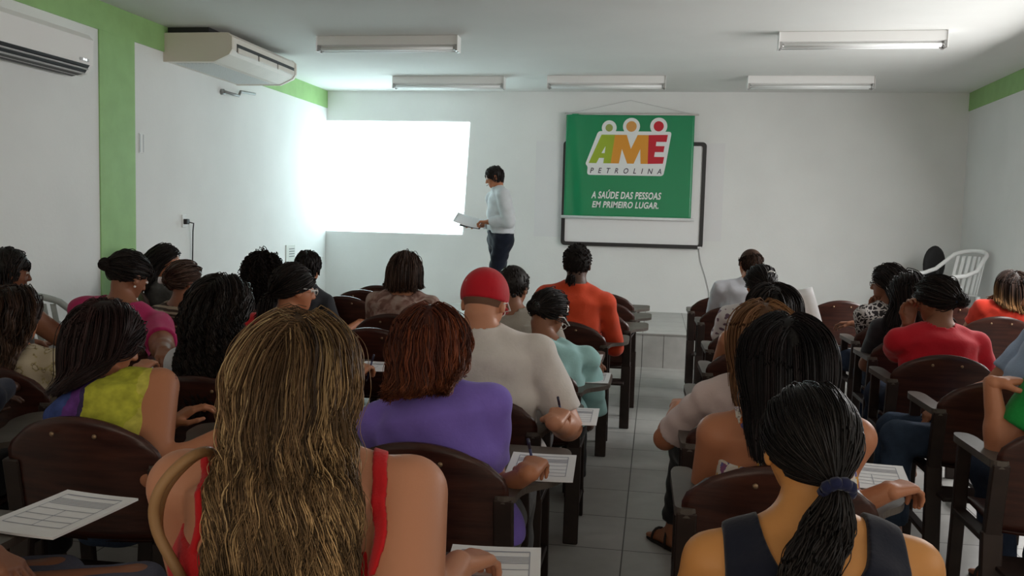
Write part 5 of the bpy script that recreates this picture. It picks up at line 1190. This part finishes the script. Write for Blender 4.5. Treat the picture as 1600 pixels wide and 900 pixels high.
# --- long black curls, white blouse
B = Body(at(353, 480, 3.36), (-1.67, 3.31), 0, -14, 6, 0, 1.0, 1.10, 0.19, True, Rw=(-1.45, 3.64, 0.76), Re=(0.42, -0.35, -0.9))
person('woman with very long black curly hair over a white blouse', B, BROWN, 0.010)
top(B, 'white_blouse', cloth('white_cotton', (0.60, 0.60, 0.64)), 0.7, 0.02, seed=17, h=0.0085, neck_r=0.09); bottoms(B, 'trousers', M_blackt, h=0.014)
rng = RG(8); P = grow(B, rng, 300, 7, 0.52, 46, (0.010, 0.032), spread=0.006, wave=0.007, wave_len=0.055, helix=True, clump=0.5, part=0.0, keep_back=0.5, len_var=0.25, end_z=-0.34, width=0.15)
strands_mesh(B, 'hair', P, rng.uniform(0.0017, 0.0028, len(P)), np.repeat(pal(rng, len(P)//7, BLACKH), 7, 0), 0.5, extra=(*cap(B, None, 0.012), (0.009, 0.007, 0.006)))

# --- neighbour of the blonde woman, only the lap in view
K = atz(112, 876, 0.61); K2 = atz(212, 884, 0.61)
B = Body(np.array([-2.10, 1.62, 1.16]), (-2.08, 1.55), 0, 0, 15, 0, 1.0, 1.1, 0.19, True, Rw=atz(118, 930, 0.66), Re=(0.42, -0.35, -0.9), knees={'R': (K2[0], K2[1], 0.545), 'L': (K[0]-0.05, K[1], 0.545)})
person('person at the lower left corner showing only grey-blue jeans and a hand', B, BROWN, 0.010)
top(B, 'patterned_tunic', ramp_mat('pink_pattern', 'noise', [(0.0, (0.10, 0.05, 0.06)), (0.45, (0.30, 0.16, 0.17)), (0.55, (0.42, 0.34, 0.34))], 40, detail=2), 1.3, 0.02, h=0.010); bottoms(B, 'trousers', mat('jeans_grey', (0.085, 0.088, 0.125), 0.85, 0.2, bump=0.3, bscale=160, var=0.15, vscale=9), h=0.010)
rng = RG(34); P = grow(B, rng, 160, 5, 0.30, 18, (0.010, 0.025), spread=0.009); strands_mesh(B, 'hair', P, rng.uniform(0.003, 0.004, len(P)), pal(rng, len(P), DKBR), 0.6, extra=(*cap(B, None, 0.010), (0.01, 0.008, 0.007)))

# ================= right block
# --- ponytail, navy top (foreground right)
B = Body(at(1262, 698, 1.76), (0.33, 1.64), 0, 8, 4, 0, 0.99, 1.04, 0.185, True, Rw=(0.48, 1.98, 0.64), Lw=(0.16, 1.98, 0.64))
person('woman with a long black ponytail and navy open-back top in the foreground right', B, OLIVE, 0.0085)
navy = cloth('navy_cotton', (0.008, 0.010, 0.022), 0.2, 110)
def keyhole(p):
    x = (p-B.N) @ B.X; t = (p-B.N) @ B.tu; y = (p-B.N) @ B.F
    e2 = lambda t0, a, b: (np.sqrt((x/a)**2+((t-t0)/b)**2)-1)*min(a, b)
    return np.minimum(np.minimum(e2(0.045, 0.098, 0.125), np.where(t > 0.045, np.abs(x)-0.098, 1.0)), np.maximum(e2(-0.185, 0.070, 0.048), y+0.01))
def armcut(p):
    d = None
    for sd, sg in (('R', 1), ('L', -1)):
        e = -(((p-B.sh[sd]) @ (sg*B.X))+0.020); d = e if d is None else np.minimum(d, e)
    return d
top(B, 'navy_top', navy, 0, seed=18, h=0.0045, neck_r=0, o=0.0095, cuts=(keyhole, armcut)); bottoms(B, 'trousers', M_blackt)
rng = RG(25); tie = B.hl((0.012, -0.128, -0.045)); P = grow(B, rng, 520, 7, 0.24, 24, (0.003, 0.009), tie=tie, spread=0.004, clump=0.2)
P = merge_paths(P, tail(B, rng, tie, -B.hm[:, 1]*0.75-B.up*0.6, 0.36, 30, 900, 0.034, 0.026, wave=0.003, side=-B.X))
strands_mesh(B, 'hair', P, rng.uniform(0.0011, 0.0020, len(P)), pal(rng, len(P), [(0.010, 0.008, 0.008), (0.018, 0.014, 0.013), (0.007, 0.006, 0.006)]), 0.5, extra=(*cap(B, None, 0.008, 0.0055), (0.008, 0.007, 0.007)))
sc = MB(); dv = nrm(-B.hm[:, 1]*0.75-B.up*0.6); e1 = nrm(np.cross(dv, B.up)); e2 = np.cross(dv, e1); c_ = tie+dv*0.014
sc.tube([c_+(e1*math.cos(a)+e2*math.sin(a))*(0.023+0.002*math.sin(9*a)) for a in np.linspace(0, 6.2832, 40)], 0.0115, 8, False); child_mb(B, sc, 'scrunchie', cloth('scrunchie_navy', (0.010, 0.013, 0.050)))

# --- straight black hair, floral straps
B = Body(at(1228, 562, 2.62), (0.40, 2.57), 0, 0, 10, 0, 1.0, 1.10, 0.19, True, Rw=atz(1388, 768, 0.765), Re=(0.42, -0.35, -0.9), hand_dirR=(0.75, 0.6, 0.05), curlR=45)
person('woman with long straight black hair and a floral strappy top', B, TAN, 0.009)
flor = ramp_mat('floral_print', 'cells', [(0.0, (0.60, 0.56, 0.50)), (0.34, (0.55, 0.16, 0.05)), (0.48, (0.62, 0.60, 0.58)), (0.62, (0.13, 0.11, 0.28)), (0.74, (0.60, 0.32, 0.06)), (0.84, (0.22, 0.08, 0.18))], 42, distort=0.05)
cz24 = B.N[2]-0.135
s1 = [B.sh['L']+0.060*B.X+B.up*0.06+B.F*0.05, B.sh['L']+0.060*B.X+B.up*0.055-B.F*0.03, B.Q[3]-0.085*B.X-B.F*0.12, B.Q[2]-0.10*B.X-B.F*0.13+B.up*0.06]
s2 = [B.sh['R']-0.060*B.X+B.up*0.06+B.F*0.05, B.sh['R']-0.060*B.X+B.up*0.055-B.F*0.03, B.Q[3]+0.085*B.X-B.F*0.12, B.Q[2]+0.10*B.X-B.F*0.13+B.up*0.06]
top(B, 'floral_top', flor, 0, cuts=((lambda p: cz24-0.10*np.abs((p-B.N) @ B.X)*0-p[:, 2]),), straps=((s1, 0.012, 0.004), (s2, 0.012, 0.004)), h=0.007, neck_r=0)
bottoms(B, 'trousers', M_jeansd)
rng = RG(24); P = grow(B, rng, 400, 9, 0.44, 36, (0.006, 0.030), spread=0.006, clump=0.2, part=0.0, keep_back=0.45, len_var=0.08, end_z=-0.235, width=0.14)
strands_mesh(B, 'hair', P, rng.uniform(0.0012, 0.0019, len(P)), np.repeat(pal(rng, len(P)//9, [(0.009, 0.007, 0.008), (0.017, 0.012, 0.013), (0.006, 0.005, 0.006)]), 9, 0), 0.6, extra=(*cap(B, None, 0.010), (0.007, 0.006, 0.006)))

# --- light brown hair, sheer white blouse
B = Body(at(1192, 527, 3.34), (0.42, 3.29), 0, 0, 6, 0, 1.02, 1.05, 0.185, True, armg=0.98, Lw=(0.115, 3.70, 0.725), Le=(-0.5, -0.3, -0.7), Rw=(0.70, 3.62, 0.76), Re=(0.42, -0.35, -0.9), feet={'L': ((0.13, 4.02, 0.085), (-0.55, 0.8, 0))}, knees={'L': (0.16, 3.78, 0.525)})
person('woman with straight light brown hair and a sheer white blouse, hand on the armrest', B, TAN, 0.010)
top(B, 'sheer_blouse', mat('sheer_white', (0.66, 0.54, 0.52), 0.8, 0.2, bump=0.2, bscale=120), 0.85, 0.018, seed=19, h=0.0085, neck_r=0.10, wr=0.005); bottoms(B, 'leggings', M_blackt, 1.82, o=0.006)
rng = RG(23); P = grow(B, rng, 320, 7, 0.42, 32, (0.006, 0.024), spread=0.0065, clump=0.2, part=0.0, keep_back=0.35, len_var=0.08, end_z=-0.22, width=0.13)
strands_mesh(B, 'hair', P, rng.uniform(0.0017, 0.0026, len(P)), np.repeat(pal(rng, len(P)//7, [(0.16, 0.075, 0.034), (0.22, 0.11, 0.05), (0.11, 0.05, 0.024)]), 7, 0), 0.5, extra=(*cap(B, None, 0.010), (0.09, 0.045, 0.022)))
sandals(B, M_sold)

# --- dark hair, bare shoulders
B = Body(at(1207, 482, 4.86), (0.56, 4.82), 0, 0, 6, 0, 1.0, 1.16, 0.20, True, Rw=at(1258, 528, 5.12), Re=(0.42, -0.35, -0.9))
person('woman with dark shoulder-length hair and bare tan shoulders in the right block', B, TAN, 0.011)
top(B, 'brown_vest', cloth('brown_vest', (0.10, 0.05, 0.035)), 0, cuts=((lambda p: B.N[2]-0.16-p[:, 2]),), h=0.010, neck_r=0); bottoms(B, 'trousers', M_jeansd, h=0.014)
rng = RG(21); P = grow(B, rng, 240, 7, 0.34, 24, (0.010, 0.038), spread=0.008, part=0.0, keep_back=0.3, end_z=-0.17); strands_mesh(B, 'hair', P, rng.uniform(0.0026, 0.0036, len(P)), pal(rng, len(P), BLACKH), 0.5, extra=(*cap(B, None, 0.012), (0.01, 0.008, 0.007)))
pq = MB(); u, v = np.meshgrid(np.linspace(-0.5, 0.5, 5), np.linspace(0, 1, 7)); pq.sheet(u*0.20, 0.03*v**2, v*0.28, 0.002); o = pq.obj('paper_sheet', M_paper, None, True); o.location = tuple(at(1262, 528, 5.22)); o.rotation_euler = (math.radians(-10), math.radians(-14), 0.1); tag(o, 'white paper sheet held up beside the dark-haired woman with bare shoulders', 'paper')

# --- print top and silver clip
B = Body(at(1187, 446, 5.72), (0.62, 5.68), 0, 14, 4, 0, 0.98, 1.08, 0.185, True)
person('woman with tied black hair and silver clip in a white blouse printed with purple figures', B, TAN, 0.0115)
top(B, 'print_blouse', ramp_mat('elephant_print', 'voronoi', [(0.0, (0.16, 0.10, 0.14)), (0.33, (0.62, 0.58, 0.58))], 20, stretch=(1, 1, 1.4), distort=0.06), 0.62, 0.022, seed=20, h=0.0095, neck_r=0.09); bottoms(B, 'trousers', M_jeansd, h=0.014)
rng = RG(20); tie = B.hl((0.0, -0.115, 0.0)); P = grow(B, rng, 240, 5, 0.19, 16, (0.006, 0.016), tie=tie, spread=0.007); P = merge_paths(P, bun(B, rng, tie, 0.034, 140)); strands_mesh(B, 'hair', P, rng.uniform(0.0026, 0.0036, len(P)), pal(rng, len(P), BLACKH), 0.6, extra=(*cap(B, None, 0.012), (0.009, 0.007, 0.006)))
c = MB(); ph = np.linspace(-0.9, 0.9, 9); c.tube([B.hl((0.030+0.030*math.sin(a), -0.108-0.004*math.cos(a), 0.062+0.028*math.cos(a))) for a in ph], 0.006, 8); child_mb(B, c, 'hair_clip', M_silver)

# --- balding man
B = Body(at(1172, 413, 7.20), (0.70, 7.18), 0, 22, 0, 0, 1.03, 1.12, 0.21, False)
person('balding man in a white short-sleeved shirt near the stage', B, TAN, 0.012)
top(B, 'white_shirt', cloth('white_shirt', (0.56, 0.57, 0.62)), 0.85, 0.026, seed=21, h=0.0105, neck_r=0.074, collar=(0.03, 0.018)); bottoms(B, 'trousers', M_blackt, h=0.015)
rng = RG(19); P = grow(B, rng, 240, 3, 0.022, 4, (0.003, 0.006), spread=0.006, mask=lambda q: (q[:, 2]-(-0.012+0.78*q[:, 1]) > 0) & (q[:, 2] < 0.078-0.35*(q[:, 1]+0.06))); sv, sq = cap(B, None, 0.003)
qz = (sv-B.H) @ B.hm/B.s; strands_mesh(B, 'hair', P, rng.uniform(0.0022, 0.0032, len(P)), pal(rng, len(P), DKBR), 0.6, HAIR_CURL, extra=(sv, sq, (0.055, 0.030, 0.020)))

# --- black and white print, wristwatch, chin on hand
B = Body(at(1386, 443, 6.46), (1.62, 6.44), 22, 42, 6, 0, 1.0, 1.10, 0.19, True, Lw=at(1367, 488, 6.50), Le=(-0.4, -0.3, -1.0), Rw=at(1334, 506, 6.86), Re=(0.4, 0.2, -1), hand_dirL=(-0.05, 0.10, 1), curlL=75)
person('woman in a black and white print with wristwatch, chin on her fist, looking left', B, BROWN, 0.011)
top(B, 'print_blouse', ramp_mat('bw_print', 'edge', [(0.0, (0.50, 0.46, 0.44)), (0.13, (0.020, 0.015, 0.017))], 26, distort=0.1), 0.85, 0.02, seed=22, h=0.0095, neck_r=0.085); bottoms(B, 'trousers', M_jeansd, h=0.014)
rng = RG(26); P = grow(B, rng, 220, 7, 0.32, 22, (0.010, 0.030), spread=0.008, wave=0.005, keep_back=0.7, end_z=-0.16); strands_mesh(B, 'hair', P, rng.uniform(0.0026, 0.0036, len(P)), pal(rng, len(P), BLACKH), 0.5, extra=(*cap(B, None, 0.010), (0.01, 0.008, 0.007)))
glasses(B, M_gl_dark)
c = MB(); u_ = nrm(B.wr['L']-B.el['L']); p0 = B.wr['L']-u_*0.045; c.tube([p0-u_*0.011, p0+u_*0.011], 0.034, 16); wt = child_mb(B, c, 'wristwatch', M_silver); c = MB(); nn_ = nrm(-B.fw*0.2-np.array([0.3, 1, 0])); c.lathe([(0, -0.004), (0.015, -0.004), (0.016, 0.003), (0.012, 0.005), (0, 0.005)], p0+nn_*0.034, 14, np.stack([u_, np.cross(nn_, u_), nn_], 1)); child_mb(B, c, 'watch_face', mat('watch_face', (0.75, 0.73, 0.7), 0.3), True, wt)

# --- long dark hair between
B = Body(at(1419, 459, 5.72), (1.57, 5.70), 6, 30, 8, 0, 0.98, 1.05, 0.18, True)
person('person with long dark hair half hidden beside the plain red T-shirt', B, BROWN, 0.012)
top(B, 'dark_top', cloth('charcoal_cotton', (0.022, 0.020, 0.024)), 0.7, h=0.011); bottoms(B, 'trousers', M_jeansd, h=0.015)
rng = RG(28); P = grow(B, rng, 200, 6, 0.36, 22, (0.010, 0.030), spread=0.010, keep_back=0.2); strands_mesh(B, 'hair', P, rng.uniform(0.0026, 0.0036, len(P)), pal(rng, len(P), BLACKH), 0.5, extra=(*cap(B, None, 0.010), (0.01, 0.008, 0.007)))

# --- red T-shirt, cheek on hand
B = Body(at(1462, 470, 5.02), (1.50, 4.95), 8, 34, 14, -4, 1.02, 1.12, 0.20, True, Lw=at(1419, 505, 5.06), Le=(-0.5, -0.35, -1.0), hand_dirL=(0.1, 0.05, 1), curlL=50, Rw=(1.72, 5.30, 0.76))
person('person in a plain bright red T-shirt with tied dark hair, cheek on one hand', B, BROWN, 0.0105)
top(B, 'red_shirt', cloth('red_tshirt', (0.50, 0.010, 0.022)), 0.62, 0.02, seed=23, h=0.009, neck_r=0.075); bottoms(B, 'trousers', M_jeansd, h=0.014)
rng = RG(29); tie = B.hl((0.01, -0.122, -0.02)); P = grow(B, rng, 260, 5, 0.20, 18, (0.006, 0.016), tie=tie, spread=0.007); P = merge_paths(P, bun(B, rng, tie-B.hm[:, 1]*0.01, 0.040, 160)); strands_mesh(B, 'hair', P, rng.uniform(0.0024, 0.0034, len(P)), pal(rng, len(P), BLACKH), 0.6, extra=(*cap(B, None, 0.012), (0.009, 0.007, 0.006)))
sc = MB(); sc.tube([tie+(B.hm[:, 0]*math.cos(a)+B.hm[:, 2]*math.sin(a))*0.030-B.hm[:, 1]*0.004 for a in np.linspace(0, 6.2832, 24)], 0.010, 8, False); child_mb(B, sc, 'scrunchie', cloth('scrunchie_blue', (0.012, 0.020, 0.06)))

# --- orange-red top at the right edge
B = Body(at(1582, 450, 7.24), (2.57, 7.20), 0, 0, 2, 0, 0.99, 1.12, 0.195, True)
person('woman in orange-red top whose brown hair fades to caramel', B, TAN, 0.0125)
top(B, 'orange_red_top', cloth('orange_red', (0.58, 0.040, 0.020)), 0.5, seed=24, h=0.0105, neck_r=0.105, neck_back=0.03); bottoms(B, 'trousers', M_jeansd, h=0.015)
rng = RG(30); P = grow(B, rng, 220, 7, 0.30, 20, (0.010, 0.030), spread=0.008, clump=0.3, part=0.0, keep_back=0.2, end_z=-0.15)
strands_mesh(B, 'hair', P, rng.uniform(0.0028, 0.0038, len(P)), pal(rng, len(P), DKBR), 0.5, extra=(*cap(B, None, 0.010), (0.02, 0.011, 0.008)), tipc=((0.24, 0.12, 0.045), lambda t: np.clip((t-0.5)/0.4, 0, 1)))

# --- pale blue shirt and jeans, sideways
kx = atz(1404, 664, 0.585)
B = Body(at(1640, 462, 4.24), (1.62, 4.24), 78, 0, 10, 0, 1.02, 1.10, 0.20, False, knees={'R': (kx[0]+0.03, kx[1]+0.18, 0.53), 'L': (kx[0]+0.0, kx[1]+0.0, 0.53)}, feet={'R': ((kx[0]-0.02, kx[1]+0.17, 0.085), (-1, 0, 0)), 'L': ((kx[0]+0.0, kx[1]-0.01, 0.085), (-1, 0, 0))}, Lw=(1.42, 4.12, 0.66), Rw=(1.36, 4.38, 0.66))
person('person in pale blue shirt and jeans sitting sideways at the right edge', B, TAN, 0.0105)
top(B, 'pale_blue_shirt', cloth('pale_blue', (0.30, 0.38, 0.52)), 0.7, 0.02, seed=25, h=0.009, neck_r=0.075); bottoms(B, 'jeans', mat('jeans_mid', (0.035, 0.055, 0.095), 0.85, 0.2, bump=0.3, bscale=160, var=0.25, vscale=9))
rng = RG(31); P = grow(B, rng, 160, 4, 0.06, 6, (0.008, 0.016), spread=0.007); strands_mesh(B, 'hair', P, rng.uniform(0.003, 0.004, len(P)), pal(rng, len(P), BLACKH), 0.6, extra=(*cap(B, None, 0.010), (0.01, 0.008, 0.007))); sandals(B, M_sold)

# --- green shirt at the right edge
B = Body(at(1738, 512, 3.40), (1.56, 3.34), 4, 0, 8, 0, 1.02, 1.12, 0.205, False, Lw=at(1549, 598, 3.38), Le=(-0.45, 0.0, -0.9), hand_dirL=(0.95, 0.15, 0.12), curlL=30, knees={'L': (1.36, 3.76, 0.53), 'R': (1.62, 3.78, 0.53)}, feet={'L': ((1.47, 3.86, 0.085), (-0.25, 0.95, 0)), 'R': ((1.62, 3.88, 0.085), (0.1, 1, 0))})
person('person in green T-shirt at the right edge with one forearm raised', B, TAN, 0.010)
top(B, 'green_shirt', cloth('green_cotton', (0.010, 0.25, 0.045)), 0.62, 0.02, seed=26, h=0.0085, neck_r=0.075); bottoms(B, 'jeans', M_jeansd)
rng = RG(32); P = grow(B, rng, 160, 4, 0.06, 6, (0.008, 0.016), spread=0.007); strands_mesh(B, 'hair', P, rng.uniform(0.003, 0.004, len(P)), pal(rng, len(P), BLACKH), 0.6, extra=(*cap(B, None, 0.010), (0.01, 0.008, 0.007))); sandals(B, M_sold)

# --- the presenter
hp = at(783, 372, 9.9)
B = Body(at(772, 277, 9.9), (hp[0], 9.9), 118, -12, 22, 0, 1.0, 1.22, 0.205, False, legs='stand', hip_z=STEP_H+0.90, Lw=at(762, 347, 9.74), Le=(0.9, -0.2, -0.5), Rw=at(752, 352, 9.98), Re=(0.6, 0.6, -0.6), hand_dirL=(-1, 0.15, 0.05), hand_dirR=(-1, 0, 0.0), curlL=60, curlR=15, knees={'R': (hp[0]-0.02, 9.99, STEP_H+0.48), 'L': (hp[0]-0.05, 9.82, STEP_H+0.48)}, feet={'R': ((hp[0]+0.06, 9.99, STEP_H+0.085), (-1, 0, 0)), 'L': ((hp[0]-0.04, 9.82, STEP_H+0.085), (-1, 0, 0))}, bend=0.015)
person('man standing on the stage in white shirt and dark trousers, reading from papers', B, TAN, 0.011, 'presenter'); del B.o['group']
top(B, 'white_shirt', cloth('white_shirt_cool', (0.62, 0.65, 0.68)), 1.9, 0.020, seed=27, h=0.009, neck_r=0.068, collar=(0.022, 0.020), bottom=0.06, o=0.012); bottoms(B, 'trousers', cloth('navy_trousers', (0.006, 0.009, 0.020)), 1.97, h=0.010, rise=0.10, o=0.012)
rng = RG(1); P = grow(B, rng, 260, 5, 0.045, 7, (0.003, 0.008), spread=0.005, back=0.6); strands_mesh(B, 'hair', P, rng.uniform(0.0028, 0.004, len(P)), pal(rng, len(P), BLACKH), 0.6, extra=(*cap(B, None, 0.010), (0.012, 0.009, 0.009)))
c = MB(); c.tube([B.hl((0.078, -0.02, 0.02)), B.hl((0.082, 0.02, -0.03)), B.hl((0.055, 0.085, -0.055)), B.hl((0.030, 0.112, -0.060))], 0.003, 6); child_mb(B, c, 'headset_microphone', M_dark)
for sd in 'RL':
    tv = nrm((B.toe[sd]-B.an[sd])*np.array([1, 1, 0])); sv = np.cross(tv, B.up); M = np.stack([sv, tv, B.up], 1)
    v_, q_ = surf_nets(lambda p: np.maximum(smin(s_ell(p, B.an[sd]+tv*0.07-B.up*0.045, M, (0.05, 0.15, 0.048)), s_cone(p, B.an[sd]-tv*0.03-B.up*0.05, B.an[sd]+B.up*0.02, 0.045, 0.048), 0.03), STEP_H-p[:, 2]), *bounds([B.an[sd], B.toe[sd]], 0.12), 0.009); child(B, 'shoe', v_, [q_], mat('shoe_black', (0.012, 0.011, 0.011), 0.35))
pc = at(731, 347, 9.84)
pb = MB(); u, v = np.meshgrid(np.linspace(-0.5, 0.5, 7), np.linspace(-0.5, 0.5, 7)); pb.sheet(u*0.30, v*0.22, 0.012*(2*u)**2, 0.004); o = pb.obj('paper_stack', M_paper, None, True); o.location = tuple(pc+np.array([0, 0, 0.012])); o.rotation_euler = (math.radians(28), math.radians(14), 0.05); tag(o, 'white papers held by the standing man on the stage', 'paper')
pb = MB(); pb.box((-0.11, -0.10, -0.006), (0.13, 0.10, 0.0), bev=0.003); o = pb.obj('folder', mat('folder_dark', (0.06, 0.07, 0.08), 0.5), None, False); o.location = tuple(pc+np.array([0.03, 0, -0.010])); o.rotation_euler = (math.radians(28), math.radians(8), 0.05); tag(o, 'dark folder under the papers held by the standing man', 'folder')

# --- tan handbag on the shoulder of the blonde woman
o0 = at(292, 1010, 1.50)-np.array([0, 0, 0.28]); hb = empty('handbag', tuple(o0))
M_bag = mat('bag_tan', (0.30, 0.16, 0.065), 0.55, 0.4, bump=0.15, bscale=80); M_bagy = mat('bag_mustard', (0.42, 0.27, 0.05), 0.6)
bb = MB(); u, v = np.meshgrid(np.linspace(0, 2*math.pi, 33), np.linspace(0, 1, 9)); rr_ = 0.9+0.12*np.sin(v*3.1416)
X_ = 0.15*rr_*np.sign(np.cos(u))*np.abs(np.cos(u))**0.6; Y_ = 0.065*rr_*np.sign(np.sin(u))*np.abs(np.sin(u))**0.6
bb.sheet(X_, Y_, 0.02+v*0.26, 0.006); bb.box((-0.13, -0.055, 0.012), (0.13, 0.055, 0.03), bev=0.01); bb.obj('bag_body', M_bagy, hb, True)
for dx, dy in ((0.0, 0.0), (0.020, 0.035)):
    pts = [at(300, 955, 1.50+dy), at(286, 905, 1.50+dy), at(264, 868, 1.50+dy), at(246, 835, 1.50+dy), at(238+dx*400, 800, 1.50+dy), at(247+dx*400, 765, 1.50+dy), at(270+dx*400, 735, 1.52+dy), at(298+dx*300, 712, 1.55+dy), at(325, 703, 1.60+dy), at(335, 712, 1.66+dy), at(330, 760, 1.74+dy)]
    P_ = np.array(pts); t = np.linspace(0, len(P_)-1, 40); i = np.minimum(t.astype(int), len(P_)-2); f_ = (t-i)[:, None]; q = P_[i]*(1-f_)+P_[i+1]*f_
    for _ in range(3): q[1:-1] = (q[:-2]+2*q[1:-1]+q[2:])/4
    q = np.vstack([o0+np.array([-0.03, dy-0.01, 0.27]), q]); MB().tube(q-o0, 0.0105, 10).obj('strap', M_bag, hb, True)
tag(hb, 'tan handbag with two looped straps over the left shoulder of the blonde woman', 'bag')
